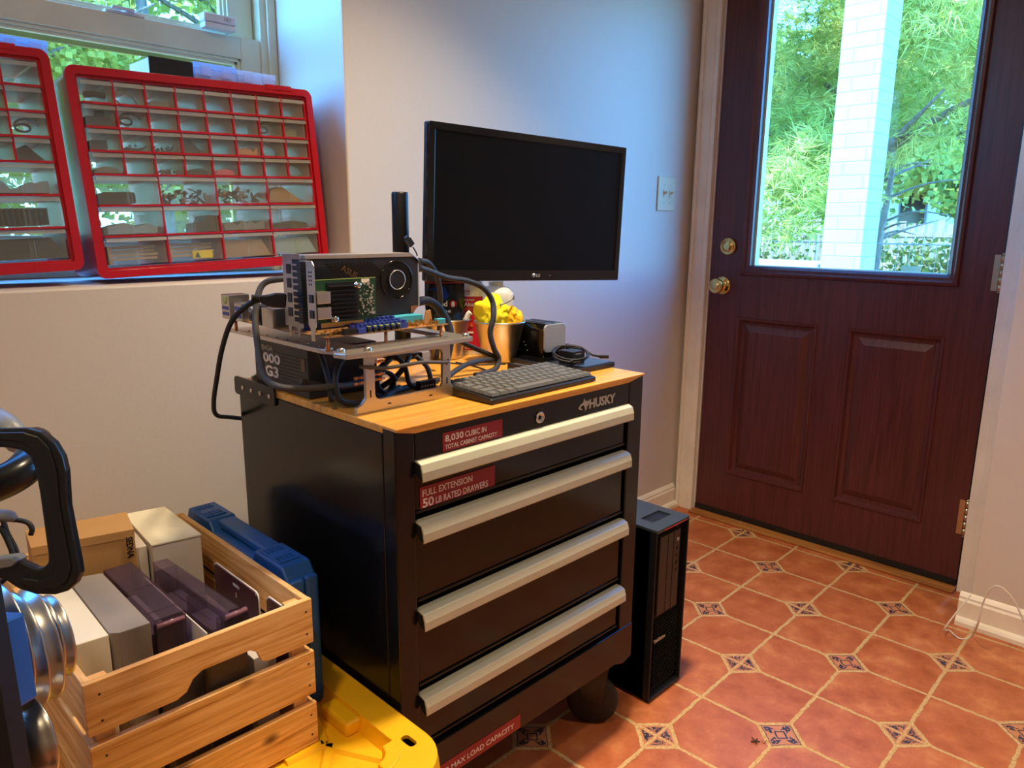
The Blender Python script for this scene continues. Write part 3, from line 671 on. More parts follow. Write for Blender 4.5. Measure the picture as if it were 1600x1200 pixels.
# drawers  (handle top z, drawer face down to)
HX0, HX1 = CX0 + 0.038, CX1 - 0.049
for hz, zb in ((0.744, 0.655), (0.646, 0.508), (0.499, 0.360), (0.350, 0.250)):
    mb = MB(); mb.box(HX0 + 0.001, HX1 - 0.001, CY0 + 0.006, CY0 + 0.02, zb + 0.004, hz - 0.004); mb.box(HX0 + 0.012, HX1 - 0.012, CY0 + 0.02, CY1 - 0.05, zb + 0.01, hz - 0.02)
    mb.box(HX0 + 0.001, HX1 - 0.001, CY0 + 0.003, CY0 + 0.009, zb + 0.002, zb + 0.008)
    d = part(mb, 'drawer', M['blackface'], tc_, bevel=0.002)
    mb = MB(); prof = [(0.010, 0.0), (-0.002, 0.0), (-0.012, -0.004), (-0.016, -0.016), (-0.0165, -0.030), (-0.0135, -0.032), (-0.0125, -0.018), (-0.009, -0.0065), (0.010, -0.003)]
    mb.smooth = False; mb.prism([(a, b) for a, b in prof], lambda u, v, h: (h, CY0 + u, hz + v), HX0, HX1)
    subpart(mb, 'drawer_handle', M['handle'], d, bevel=0.0012)
    for hx in (HX0 + 0.0004, HX1 - 0.0024):
        mb = MB(); mb.prism([(0.008, -0.001), (-0.010, -0.005), (-0.0155, -0.029), (-0.006, -0.027), (0.008, -0.012)], lambda u, v, h: (h, CY0 + u, hz + v), hx - 0.0008, hx + 0.003); subpart(mb, 'end_cap', M['rubber'], d)
# wooden top with a bevelled underside
mb = MB(); ov = 0.0
pr_ = [(CX0 - ov, CT - 0.005), (CX0 + 0.035, CT - 0.0125), (CX1 - 0.055, CT - 0.0125), (CX1 + ov, CT - 0.003), (CX1 + ov, CT), (CX0 - ov, CT)]
mb.prism(pr_, lambda u, v, h: (u, h, v), CY0 - 0.004, CY0 + 0.03)
mb.box(CX0, CX1, CY0 + 0.03, CY1, CT - 0.0125, CT)
part(mb, 'wooden_top', M['bench'], tc_, bevel=0.0015)
# lock
lk = part(MB().lathe([(0.0105, 0), (0.0105, 0.003), (0.009, 0.0045), (0.0072, 0.0045), (0.0065, 0.003), (0.0, 0.003)], (0.925, CY0, 0.763), (0, -1, 0), 28), 'lock', M['chrome'], tc_)
subpart(MB().box(0.9242, 0.9258, CY0 - 0.0045, CY0 - 0.003, 0.760, 0.766), 'key_slot', M['darkgap'], lk)
# hinge plates of the rear shelf on both sides
for sx in (CX0 - 0.004, CX1):
    mb = MB(); mb.prism(rrect(1.190, 1.345, 0.772, 0.806, 0.008), lambda u, v, h: (h, u, v), sx, sx + 0.004); br_ = part(mb, 'side_bracket', M['blackpl'], tc_)
    for k in range(4): subpart(MB().lathe([(0.0045, 0), (0.0045, 0.0015), (0.002, 0.0025), (0.0, 0.0012)], (sx if sx < 1 else sx + 0.004, 1.208 + 0.034 * k, 0.788), (-1 if sx < 1 else 1, 0, 0), 14), 'screw', M['chrome'], br_)
# casters
for i, (cx, cy) in enumerate(((1.175, 0.90), (0.68, 0.90), (1.175, 1.28), (0.68, 1.28))):
    c = Vector((cx + 0.005, cy, 0.058)); ax = Vector((0.80, 0.60, 0)) if i == 0 else Vector((0.9, -0.3, 0)).normalized(); ax.normalize(); fw = Vector((-ax.y, ax.x, 0))
    mb = MB(); mb.lathe([(0.0, -0.014), (0.045, -0.015), (0.055, -0.012), (0.058, 0), (0.055, 0.012), (0.045, 0.015), (0.0, 0.014)], c, ax, 36)
    wh = part(mb, 'caster_wheel', M['rubber'], tc_)
    mb = MB()
    for s in (-1, 1): mb.prism([(-0.022, -0.006), (0.022, -0.006), (0.035, 0.10), (-0.035, 0.10)], lambda u, v, h: c + fw * u + EZ * v + ax * h, s * 0.020 - 0.0015, s * 0.020 + 0.0015)
    mb.obox(c + EZ * 0.098, fw, ax, EZ, 0.04, 0.024, 0.003); mb.lathe([(0.026, 0.098), (0.026, 0.109)], c, EZ, 20)
    fk = part(mb, 'caster_fork', M['blackm'], tc_)
    if i == 0:
        mb = MB(); mb.obox(c + ax * 0.03 + EZ * 0.05 + fw * 0.0, fw, ax, EZ, 0.02, 0.012, 0.003); mb.lathe([(0.011, 0.022), (0.011, 0.05)], c + EZ * 0.046, ax, 16); subpart(mb, 'brake_pedal', M['rubber'], fk, bevel=0.001)
# stickers and badge on the front
def sticker(x0, x1, z0, z1, lines, ysurf, name='sticker'):
    s = part(MB().box(x0, x1, ysurf - 0.0006, ysurf, z0, z1), name, M['sred'], tc_)
    s['label'] = 'dark red sticker with white capital letters'
    for tx, sz, x, z, bo, sx in lines: text(tx, sz, M['white'], 'lettering', s, frame((x, ysurf - 0.0008, z), EX, EZ) , bold=bo, ext=0.0001, fit=sx)
    return s
F0 = CY0 + 0.0
sticker(0.705, 0.834, 0.7465, 0.7765, [('8,030', 0.0135, 0.7095, 0.7600, 0.02, (0.038, 0.0125)), ('CUBIC IN', 0.0115, 0.7510, 0.7618, 0.012, (0.046, 0.0092)), ('TOTAL CABINET CAPACITY', 0.0088, 0.7095, 0.7500, 0.012, (0.112, 0.0072))], F0 - 0.0002)
sticker(0.663, 0.822, 0.661, 0.698, [('FULL EXTENSION', 0.0150, 0.6680, 0.6815, 0.014, (0.103, 0.0110)), ('50', 0.0190, 0.6680, 0.6635, 0.02, (0.022, 0.0148)), ('LB RATED DRAWERS', 0.0145, 0.6940, 0.6645, 0.014, (0.112, 0.0110))], F0 + 0.0052)
sticker(0.655, 0.884, 0.171, 0.200, [('1000 LB MAX LOAD CAPACITY', 0.0150, 0.662, 0.179, 0.012, (0.205, 0.0105))], F0 - 0.0022)
bd = part(MB().box(1.064, 1.142, F0 - 0.0008, F0 - 0.0002, 0.7530, 0.7536), 'badge', M['darkgap'], tc_)
text('HUSKY', 0.0235, M['silverprint'], 'lettering', bd, frame((1.063, F0 - 0.0008, 0.7545), EX, EZ), bold=0.035, ext=0.0005, fit=(0.080, 0.0185))
mb = MB()
def dog(pts): mb.prism([(1.0310 + a * 0.00092, 0.7560 + b * 0.00092) for a, b in pts], lambda u, v, h: (u, h, v), F0 - 0.0016, F0 - 0.0004)
dog([(0, 6), (3, 9), (9, 13), (14, 14), (18, 23), (21, 16), (24, 18), (27, 13), (25, 8), (24, 1), (22, -4), (20, 4), (16, 9), (13, 10), (8, 8), (4, 4), (10, 3), (13, 0), (6, 1), (1, 3)])
dog([(26, 14), (31, 17), (34, 13), (31, 8), (27, 4), (25, -2), (26, 6), (28, 10)])
subpart(mb, 'dog_head_emblem', M['silverprint'], bd)

# ================================================================ COMPUTER TOWER beside the cabinet
tw = thing('computer_tower', 'black computer tower on the floor, right of the tool cabinet', 'computer tower', (1.39, 1.0, 0))
TX0, TX1, TY0, TY1, TZ = 1.318, 1.452, 0.842, 1.20, 0.432
mb = MB(); mb.box(TX0, TX0 + 0.004, TY0, TY1, 0.006, TZ - 0.004); mb.box(TX1 - 0.004, TX1, TY0, TY1, 0.006, TZ - 0.004); mb.box(TX0, TX1, TY0 + 0.016, TY1, 0.006, TZ - 0.004); mb.box(TX0, TX1, TY0, TY1, 0.006, 0.012)
part(mb, 'case', M['tower'], tw, bevel=0.002)
mb = MB(); mb.prism(rrect(TX0, TX1, TY0, TY1, 0.003), lambda u, v, h: (u, v, h), TZ - 0.008, TZ, holes=[[(TX0 + 0.035, TY0 + 0.035), (TX1 - 0.025, TY0 + 0.035), (TX1 - 0.025, TY0 + 0.070), (TX0 + 0.035, TY0 + 0.070)]])
tp = part(mb, 'top_panel', M['towertop'], tw, bevel=0.001)
subpart(MB().box(TX0 + 0.034, TX1 - 0.024, TY0 + 0.034, TY0 + 0.071, TZ - 0.012, TZ - 0.0085), 'handle_recess', M['darkgap'], tp)
part(MB().box(TX0 + 0.03, TX1 - 0.012, TY0 - 0.0006, TY0 + 0.003, TZ - 0.0075, TZ - 0.0055), 'red_accent_strip', M['red'], tw)
bz = part(MB().box(TX0 + 0.022, TX1 - 0.030, TY0 + 0.004, TY0 + 0.018, 0.215, 0.408), 'drive_bay_cover', plain('bay_cover', '#2c2523', 0.45), tw, bevel=0.001)
for q in (0.38, 0.66): subpart(MB().box(TX0 + 0.022 + 0.082 * q, TX0 + 0.0235 + 0.082 * q, TY0 + 0.0032, TY0 + 0.005, 0.216, 0.407), 'bay_seam', M['darkgap'], bz)
for k in range(4): subpart(MB().box(TX1 - 0.044, TX1 - 0.038, TY0 + 0.0025, TY0 + 0.005, 0.36 - k * 0.018, 0.366 - k * 0.018), 'port', M['darkgap'], bz)
pb = part(MB().lathe([(0.0045, 0), (0.0045, 0.002), (0, 0.002)], (TX1 - 0.041, TY0 + 0.004, 0.385), (0, -1, 0), 16), 'power_button', M['silver'], tw)
mb = MB(); mb.smooth = False
for i in range(11):
    for j in range(20):
        cx = TX0 + 0.014 + i * 0.0100 + (j % 2) * 0.005; cz = 0.030 + j * 0.0088
        a = [(cx + 0.0045 * cos(k * pi / 3), cz + 0.0045 * sin(k * pi / 3)) for k in range(6)]; b_ = [(cx + 0.0032 * cos(k * pi / 3), cz + 0.0032 * sin(k * pi / 3)) for k in range(6)]
        A = [mb.pt((u, TY0 + 0.010, v)) for u, v in a]; B = [mb.pt((u, TY0 + 0.014, v)) for u, v in b_]
        for k in range(6): mb.face((A[k], A[(k + 1) % 6], B[(k + 1) % 6], B[k]))
part(mb, 'honeycomb_grille', M['blackpl'], tw)
text('ThinkStation', 0.0125, M['silverprint'], 'lettering', tw, frame((TX0 + 0.012, TY0 + 0.0025, 0.150), EX, EZ), bold=0.02, ext=0.0003, sx=0.75)

# ================================================================ RED SMALL-PARTS CABINETS
CW, CH, CD = 0.508, 0.388, 0.16
BR = 0.021; s_ = 0.0432; l_ = 0.0576
GX0, GX1, GZ0 = BR, CW - BR, BR
rows = []                                    # from the top: (z0, z1, n)
z = CH - BR
for k in range(4): rows.append((z - s_, z, 8)); z -= s_
for k in range(3): rows.append((z - l_, z, 4)); z -= l_
def drawer_mesh(wd, ht, big):
    """one see-through drawer: front face, sides, back, floor, pull lip"""
    mb = MB(); w = wd; h = ht; t = 0.0012; T = 0.0035; dp = 0.13
    mb.box(T, w - T, 0.004, 0.0055, 0.003, h - 0.009); mb.box(T, T + t, 0.0055, dp, 0.003, h * 0.8); mb.box(w - T - t, w - T, 0.0055, dp, 0.003, h * 0.8)
    mb.box(T, w - T, dp, dp + t, 0.003, h * 0.8); mb.box(T, w - T, 0.0055, dp, 0.003, 0.003 + t)
    if big:
        for q in (-0.004, 0.004): mb.box(w / 2 + q - 0.0007, w / 2 + q + 0.0007, 0.0025, 0.004, 0.004, h * 0.60)
        mb.box(w / 2 - 0.0006, w / 2 + 0.0006, 0.0055, dp, 0.003, h * 0.5)
    lip = MB(); lip.prism([(0.004, h - 0.0105), (0.0, h - 0.0105), (-0.0028, h - 0.0110), (-0.0026, h - 0.0098), (0.001, h - 0.0035), (0.006, h - 0.003)], lambda u, v, hh: (hh, u, v), 0.002, w - 0.002)
    if big:
        for a, b in ((0.002, 0.010), (w / 2 - 0.008, w / 2 + 0.008), (w - 0.010, w - 0.002)): lip.box(a, b, 0.0, 0.004, h - 0.0015, h + 0.0012)
    return mb, lip
def red_cabinet(Mx, label):
    c = thing('drawer_cabinet', label, 'drawer cabinet', M=Mx, local=True, group=None)
    mb = MB(); o = rrect(0, CW, 0, CH, 0.017, 6); i_ = rrect(BR - 0.006, CW - BR + 0.006, BR - 0.006, CH - BR + 0.006, 0.006, 3)
    mb.prism(o, lambda u, v, h: (u, h, v), 0.0, 0.012, holes=[i_])
    i2 = rrect(BR - 0.001, CW - BR + 0.001, BR - 0.001, CH - BR + 0.001, 0.003, 2)
    mb.prism(rrect(0.006, CW - 0.006, 0.006, CH - 0.006, 0.014, 6), lambda u, v, h: (u, h, v), 0.006, CD, holes=[i2])
    part(mb, 'outer_frame', M['red'], c, bevel=0.004, seg=3)
    mb = MB(); mb.box(CW * 0.78, CW * 0.90, -0.0015, 0.03, CH - 0.008, CH + 0.003); part(mb, 'name_tab', M['red'], c, bevel=0.001)
    mb = MB()
    for (z0, z1, n) in rows[1:]: mb.box(GX0, GX1, -0.0012, CD - 0.002, z1 - 0.0021, z1 + 0.0017)
    for (z0, z1, n) in rows:
        for k in range(1, n):
            x = GX0 + (GX1 - GX0) * k / n; mb.box(x - 0.0018, x + 0.0018, 0.002, CD - 0.004, z0, z1)
    part(mb, 'divider_grid', M['red'], c)
    protos = {}
    for ri, (z0, z1, n) in enumerate(rows):
        w = (GX1 - GX0) / n
        for k in range(n):
            x = GX0 + w * k
            if n not in protos:
                a, b = drawer_mesh(w, z1 - z0, n == 4); d = a.build('drawer', M['drawer'], c); l = b.build('pull_lip', M['drawerlip'], d); protos[n] = (d, l)
            else:
                d = protos[n][0].copy(); COL.objects.link(d); l = protos[n][1].copy(); COL.objects.link(l); l.parent = d
            d.location = (x, 0, z0)
    return c
# leans back a little against the window: local y -> away from the room
lean = Matrix.Rotation(radians(-3.6), 4, 'X')
CABR = Matrix.Translation((0.4575, 1.556, SILL + 0.0105)) @ Matrix.Rotation(radians(-2.2), 4, 'Y') @ Matrix.Rotation(radians(1.0), 4, 'Z') @ lean
CABL = Matrix.Translation((-0.072, 1.547, SILL + 0.0105)) @ Matrix.Rotation(radians(-2.2), 4, 'Y') @ Matrix.Rotation(radians(1.0), 4, 'Z') @ lean
red_cabinet(CABR, 'red small-parts cabinet standing on the sill, whole one right of the other')
red_cabinet(CABL, 'red small-parts cabinet on the sill, cut off by the left edge of the photo')

# contents of the drawers -------------------------------------------------
def cell(Mx, row, col):
    z0, z1, n = rows[row]; w = (GX1 - GX0) / n
    return Mx @ Matrix.Translation((GX0 + w * col, 0.0, z0 + 0.0045)), w, z1 - z0
def content(Mx, row, col, kind, label, name, cat, m, seed=0):
    T, w, h = cell(Mx, row, col); rg = random.Random(seed + row * 31 + col * 7); mb = MB(); mb.M = T
    kd = None; off = None
    if kind == 'blocks':
        mb.box(w * .12, w * .85, 0.012, 0.09, 0, h * .38); mb.lathe([(w * .15, 0), (w * .17, .006), (w * .15, .012)], (w * .62, 0.03, h * .38), (0, 0, 1), 16)
    elif kind == 'wheels':
        mb.tube([(w * .2, 0.02, .012), (w * .5, .02, h * .35), (w * .82, .02, .012)], .006, 10)
    elif kind == 'loop':
        mb.tube([(w * .5 + cos(a * .5) * w * (.33 - .01 * a), .02 + .002 * a, h * .40 + sin(a * .5) * h * (.28 - .008 * a)) for a in range(22)], .0022, 7)
    elif kind == 'wires':
        pts = spline([(w * .1, .015, h * .3), (w * .3, .02, h * .62), (w * .6, .015, h * .35), (w * .85, .03, h * .1), (w * .5, .04, h * .05), (w * .2, .03, h * .2)], 6); mb.tube(pts, .0016, 6)
    elif kind == 'low':
        mb.prism([(w * .12, 0), (w * .85, 0), (w * .8, h * .18), (w * .5, h * .28), (w * .2, h * .2)], lambda u, v, q: (u, q, v), 0.010, 0.07)
    elif kind == 'bar':
        mb.prism(rrect(w * .10, w * .62, 0, h * .38, h * .08, 3), lambda u, v, q: (u, q, v), 0.012, 0.05)
    elif kind == 'wedge':
        mb.prism([(w * .05, 0), (w * .80, 0), (w * .35, h * .60), (w * .12, h * .45)], lambda u, v, q: (u, q, v), 0.012, 0.10)
    elif kind == 'strips':
        for k in range(4): mb.box(w * .06, w * (.82 + .03 * (k % 2)), 0.010 + .004 * k, 0.05, h * (.12 + .13 * k), h * (.20 + .13 * k))
        mb.box(w * .05, w * .1, .012, .05, 0, h * .6)
    elif kind == 'book':
        mb.prism([(w * .04, 0), (w * .95, 0), (w * .78, h * .62), (w * .04, h * .62)], lambda u, v, q: (u, q, v), 0.009, 0.10)
    elif kind == 'bagged':
        ps = [(w * (.1 + .8 * i / 9), h * (.12 + .26 * rg.random())) for i in range(10)]; mb.prism([(w * .9, 0), (w * .1, 0)][::-1] + ps[::-1], lambda u, v, q: (u, q, v), 0.012, 0.08)
    elif kind == 'box':
        mb.prism([(w * .55, 0), (w * .93, 0), (w * .93, h * .55), (w * .75, h * .55), (w * .72, h * .35), (w * .58, h * .3)], lambda u, v, q: (u, q, v), 0.010, 0.06)
    elif kind == 'cards':
        for k in range(9): mb.obox((w * .16 + w * .075 * k, .03, h * .28), Vector((1, .2, 0)).normalized(), Vector((-.2, 1, 0)).normalized(), EZ, .0016, .02, h * .26)
    elif kind == 'pile':
        kd = 'stuff'
        for k in range(46):
            c = Vector((w * rg.uniform(.08, .92), rg.uniform(.012, .08), h * rg.uniform(.03, .50) * (1 - abs(k % 7 - 3) * .06))); q = Quaternion(Vector((rg.random() - .5, rg.random() - .5, rg.random() - .5)).normalized(), rg.uniform(0, 3))
            mb.k = k % 3; mb.obox(c, q @ EX, q @ EY, q @ EZ, rg.uniform(.004, .009), rg.uniform(.002, .005), .0008)
    elif kind == 'beads':
        kd = 'stuff'
        for k in range(40): mb.lathe([(0, -.0025), (.0022, -.001), (.0022, .001), (0, .0025)], (w * rg.uniform(.12, .88), rg.uniform(.01, .06), .003 + h * .22 * rg.random() * (1 - abs(k % 9 - 4) / 6)), (rg.random(), rg.random(), rg.random() + .1), 7)
    tag(mb.build(name, m), label, cat, None, kd)
S_, G_, B_ = plain('dark_small_parts', '#2f2c2c', 0.5), plain('grey_small_parts', '#6c6a66', 0.45), plain('bluish_bag', '#7f93a8', 0.4)
TAN = plain('bronze_strip', '#a08670', 0.45)
mixm = [S_, G_, plain('brown_bracket', '#8a6a50', 0.5)]
R, L = CABR, CABL
for a in ((R, 0, 0, 'wheels', 'black bent lever in the top left drawer of the right red cabinet', 'control_lever', 'lever', S_),
          (R, 0, 1, 'wires', 'twisted wires in the second top-row drawer of the right red cabinet', 'wire_bundle', 'wire', mixm[2]),
          (R, 0, 2, 'low', 'thin grey pouch in the third top-row drawer of the right red cabinet', 'parts_pouch', 'pouch', G_),
          (R, 1, 0, 'blocks', 'black block with a round knob, leftmost drawer of the second row', 'knob_block', 'small part', S_),
          (R, 1, 1, 'loop', 'coiled black cable in the second drawer of the second row, right cabinet', 'coiled_cable', 'cable', S_),
          (R, 1, 6, 'loop', 'thin black cable loop in the seventh drawer of the second row', 'cable_loop', 'cable', S_),
          (R, 1, 7, 'bar', 'small dark module in the last drawer of the second row', 'electronic_module', 'small part', G_),
          (R, 2, 0, 'bar', 'dark grey bar in the leftmost drawer of the third row, right cabinet', 'grey_bar', 'small part', S_),
          (R, 2, 1, 'beads', 'few small black beads in the second drawer of the third row', 'small_beads', 'beads', S_),
          (R, 2, 2, 'beads', 'heap of black rubber feet in the third drawer of the third row', 'rubber_feet', 'rubber feet', S_),
          (R, 2, 3, 'wedge', 'dark clip in the fourth drawer of the third row, right cabinet', 'plastic_clip', 'clip', S_),
          (R, 2, 5, 'bagged', 'tan rubber bands in the sixth drawer of the third row', 'rubber_bands', 'rubber bands', M['elastic']),
          (R, 2, 6, 'wires', 'thin grey wire in the seventh drawer of the third row', 'thin_wire', 'wire', G_),
          (R, 3, 0, 'low', 'flat dark strap in the leftmost drawer of the fourth row', 'flat_strap', 'strap', G_),
          (R, 3, 2, 'beads', 'scatter of dark screws in the third drawer of the fourth row', 'dark_screws', 'screws', G_),
          (R, 3, 3, 'low', 'small black plug in the fourth drawer of the fourth row', 'small_plug', 'plug', S_),
          (R, 3, 4, 'low', 'rose-coloured pouch in the fifth drawer of the fourth row', 'rose_pouch', 'pouch', M['rosy']),
          (R, 3, 7, 'wires', 'dark jumper wire in the last drawer of the fourth row', 'jumper_wire', 'wire', S_),
          (R, 4, 0, 'bar', 'dark oblong module in the first wide drawer of the fifth row', 'oblong_module', 'small part', S_),
          (R, 4, 1, 'pile', 'heap of metal brackets in the second wide drawer of the fifth row', 'bracket_heap', 'brackets', mixm),
          (R, 4, 2, 'pile', 'heap of brass and dark brackets in the third wide drawer of the fifth row', 'bracket_heap', 'brackets', [M['gold'], S_, mixm[2]]),
          (R, 4, 3, 'wedge', 'dark wedge-shaped adapter in the last wide drawer of the fifth row', 'wedge_adapter', 'adapter', mixm[2]),
          (R, 5, 0, 'bagged', 'bluish plastic bags in the first wide drawer of the sixth row', 'plastic_bags', 'plastic bag', B_),
          (R, 5, 1, 'box', 'brown boxes of chips in the second wide drawer of the sixth row', 'chip_box', 'box', S_),
          (R, 5, 2, 'bagged', 'grey pouch in the third wide drawer of the sixth row', 'grey_pouch', 'pouch', G_),
          (R, 5, 3, 'low', 'dark pin strip in the last wide drawer of the sixth row', 'pin_strip', 'small part', S_),
          (R, 6, 0, 'strips', 'bronze metal strips in the bottom left drawer of the right cabinet', 'metal_strips', 'metal strips', TAN),
          (R, 6, 1, 'strips', 'bronze metal strips in the second bottom drawer of the right cabinet', 'metal_strips', 'metal strips', TAN),
          (R, 6, 2, 'book', 'dark folded booklet in the third bottom drawer of the right cabinet', 'folded_booklet', 'booklet', mixm[2]),
          (R, 6, 3, 'book', 'grey-blue folded sheet in the bottom right drawer of the right cabinet', 'folded_sheet', 'sheet', B_),
          (L, 0, 6, 'low', 'black clip in the second last drawer of the top row, left cabinet', 'small_clip', 'clip', S_),
          (L, 1, 6, 'cards', 'upright brown cards in the second last drawer, second row, left cabinet', 'upright_cards', 'cards', mixm[2]),
          (L, 2, 7, 'loop', 'wound cable in the last drawer of the third row, left cabinet', 'wound_cable', 'cable', B_),
          (L, 3, 6, 'bar', 'black connector in the second last drawer of the fourth row, left cabinet', 'black_connector', 'connector', S_),
          (L, 3, 7, 'wedge', 'dark bent part in the last drawer of the fourth row, left cabinet', 'bent_part', 'small part', S_),
          (L, 4, 3, 'bagged', 'blue-grey pouch in the last wide drawer of the fifth row, left cabinet', 'blue_pouch', 'pouch', B_),
          (L, 5, 3, 'cards', 'row of black module cards in the last drawer of the sixth row, left cabinet', 'module_cards', 'cards', S_),
          (L, 6, 3, 'book', 'dark grey slabs in the bottom right drawer of the left cabinet', 'grey_slab', 'slab', S_)):
    content(*a)
yt = cell(R, 6, 1); q = MB(); q.M = yt[0]; q.box(.050, .092, .0075, .0085, .002, .018); yo = q.build('warning_tag', M['yellowtag']); tag(yo, 'yellow warning tag with a black triangle in a bottom drawer', 'tag')
q = MB(); q.M = yt[0]; q.prism([(.054, .004), (.066, .004), (.060, .015)], lambda u, v, h: (u, h, v), .0066, .0072); subpart(q, 'triangle_print', M['darkgap'], yo)

# boxes on top of the cabinets
TOPZ = SILL + 0.0105 + CH * cos(radians(3.6)) * cos(radians(2.2)) + 0.003
bb = thing('flat_box', 'flat box with a black front on top of the right red cabinet', 'box', (0.62, 1.62, TOPZ))
part(MB().box(0.597, 0.683, 1.592, 1.594, TOPZ - 0.001, TOPZ + 0.036), 'black_front', M['blackpl'], bb); part(MB().box(0.598, 0.682, 1.594, 1.70, TOPZ + 0.0, TOPZ + 0.034), 'box_body', M['whitecard'], bb, bevel=0.001)
def organizer(x0, x1, y0, y1, z, h, label, cont, lid=None):
    o = thing('organizer_box', label, 'organizer box', ((x0 + x1) / 2, (y0 + y1) / 2, z), group=None)
    mb = MB(); t = 0.0015
    mb.box(x0, x1, y0, y0 + t, z, z + h * .72); mb.box(x0, x1, y1 - t, y1, z, z + h * .72); mb.box(x0, x0 + t, y0, y1, z, z + h * .72); mb.box(x1 - t, x1, y0, y1, z, z + h * .72); mb.box(x0, x1, y0, y1, z, z + t); mb.box((x0 + x1) / 2, (x0 + x1) / 2 + t, y0, y1, z, z + h * .6)
    part(mb, 'box_tray', M['organ'], o)
    mb = MB(); mb.prism(rrect(x0 - .002, x1 + .002, y0 - .002, y1 + .002, .004, 3), lambda u, v, hh: (u, v, hh), z + h * .72, z + h); part(mb, 'box_lid', lid or M['organlid'], o, bevel=0.002)
    w = x1 - x0
    for q in ((.25, .75) if w > .07 else (.5,)): part(MB().box(x0 + w * q - .010, x0 + w * q + .010, y0 - .006, y0 - .001, z + h * .35, z + h * .85), 'latch', M['organ'], o, bevel=0.001)
    for (a, b, c, m, lb, nm, ct) in cont:
        tag(MB().box(x0 + w * a, x0 + w * b, y0 + .006, y0 + .06, z + t, z + h * c).build(nm, m, bevel=0.004), lb, ct)
organizer(0.690, 0.778, 1.60, 1.70, TOPZ + 0.001, 0.040, 'clear organizer box next to the black-fronted box on the right cabinet', ((.05, .40, .5, M['blue'], 'dark blue connector block inside the clear organizer', 'connector_block', 'small part'), (.55, .92, .5, M['rosy'], 'red connector block inside the clear organizer', 'connector_block', 'small part')))
organizer(0.781, 0.868, 1.60, 1.70, TOPZ + 0.001, 0.037, 'clear organizer box at the right end on top of the right red cabinet', ((.04, .42, .55, M['blue'], 'bright blue part in the rightmost clear organizer', 'blue_part', 'small part'),), M['organ'])
organizer(0.345, 0.425, 1.60, 1.69, TOPZ - 0.0, 0.034, 'small blue-lidded clear box on top of the left red cabinet', ((.1, .85, .45, S_, 'dark screws inside the small blue-lidded box', 'screw_lot', 'screws'),))
organizer(0.235, 0.338, 1.60, 1.70, TOPZ - 0.0, 0.036, 'clear box at the far left edge on top of the left red cabinet', (), M['organ'])
# white contact sensor on the window rail
sn = thing('window_sensor', 'white alarm sensor box standing on the upper window rail', 'sensor', (0.84, 1.795, 1.528))
mb = MB(); mb.box(0.800, 0.874, 1.782, 1.810, 1.530, 1.542); part(mb, 'sensor_base', M['wplast'], sn, bevel=0.002)
mb = MB(); mb.box(0.798, 0.876, 1.780, 1.810, 1.543, 1.562); sb = part(mb, 'sensor_cover', M['wplast'], sn, bevel=0.004)
for k in range(5): subpart(MB().box(0.846 + k * .0035, 0.847 + k * .0035, 1.7795, 1.7802, 1.548, 1.557), 'vent_slot', M['greyp'], sb)
# ================================================================ OPEN TEST BENCH with its computer parts
TB = CT
tb = thing('test_bench', 'bare aluminium test bench frame carrying the circuit board on the wooden top', 'test bench', (0.73, 1.13, TB))
mb = MB(); mb.prism([(0.600, 1.325), (0.598, 1.010), (0.606, 0.985), (0.592, 0.960), (0.598, 0.935), (0.640, 0.930), (0.862, 0.945), (0.868, 0.960), (0.868, 1.30), (0.85, 1.325)], lambda u, v, h: (u, v, h), 0.892, 0.900,
    holes=[rrect(0.645, 0.835, 0.975, 0.990, 0.004, 2), rrect(0.655, 0.845, 1.005, 1.285, 0.01, 3)])
part(mb, 'top_plate', M['alu'], tb, bevel=0.0012)
for k in range(9): part(MB().lathe([(0.0018, 0.9), (0.0018, 0.9012), (0, 0.9014)], (0.607, 0.99 + 0.034 * k, 0), EZ, 8), 'plate_screw', M['chrome'], tb)
part(MB().box(0.650, 0.810, 0.9535, 0.9570, 0.9005, 0.9050), 'slotted_rail', M['steel'], tb); part(MB().box(0.655, 0.800, 0.9655, 0.9680, 0.9005, 0.9040), 'slotted_rail', M['steel'], tb)
part(MB().box(0.660, 0.840, 0.978, 0.985, 0.893, 0.899), 'expansion_bar', M['blackpl'], tb)
LEG = [(0.622, 0.800), (0.833, 0.800), (0.833, 0.811), (0.822, 0.815), (0.813, 0.824), (0.812, 0.892), (0.641, 0.892), (0.640, 0.824), (0.632, 0.815), (0.622, 0.811)]
for y0 in (0.948, 1.290):
    mb = MB(); mb.prism(LEG, lambda u, v, h: (u, h, v), y0, y0 + 0.007, holes=[rrect(0.657, 0.796, 0.819, 0.886, 0.010, 4)])
    lf = part(mb, 'leg_frame', M['alu'], tb, bevel=0.0008)
    if y0 < 1:
        for (a, b, c, d) in ((0.647, 0.6495, 0.824, 0.836), (0.803, 0.8055, 0.824, 0.836), (0.647, 0.6495, 0.868, 0.876), (0.803, 0.8055, 0.856, 0.864), (0.680, 0.687, 0.808, 0.8105), (0.765, 0.772, 0.808, 0.8105)):
            subpart(MB().prism(rrect(a, b, c, d, 0.001, 2), lambda u, v, h: (u, h, v), y0 - 0.0004, y0), 'slot', M['darkgap'], lf)
for (x, z) in ((0.660, 0.884), (0.660, 0.876), (0.660, 0.856), (0.660, 0.848), (0.628, 0.855), (0.628, 0.846)):
    part(MB().lathe([(0.0028, 0), (0.0028, 0.006), (0.0018, 0.0065), (0.0018, 0.012), (0.0028, 0.0125), (0.0028, 0.020), (0.0018, 0.0205), (0.0018, 0.024)], (x, 0.962, z), (1, -0.12, 0.05), 12), 'spare_standoff', M['copper'], tb)
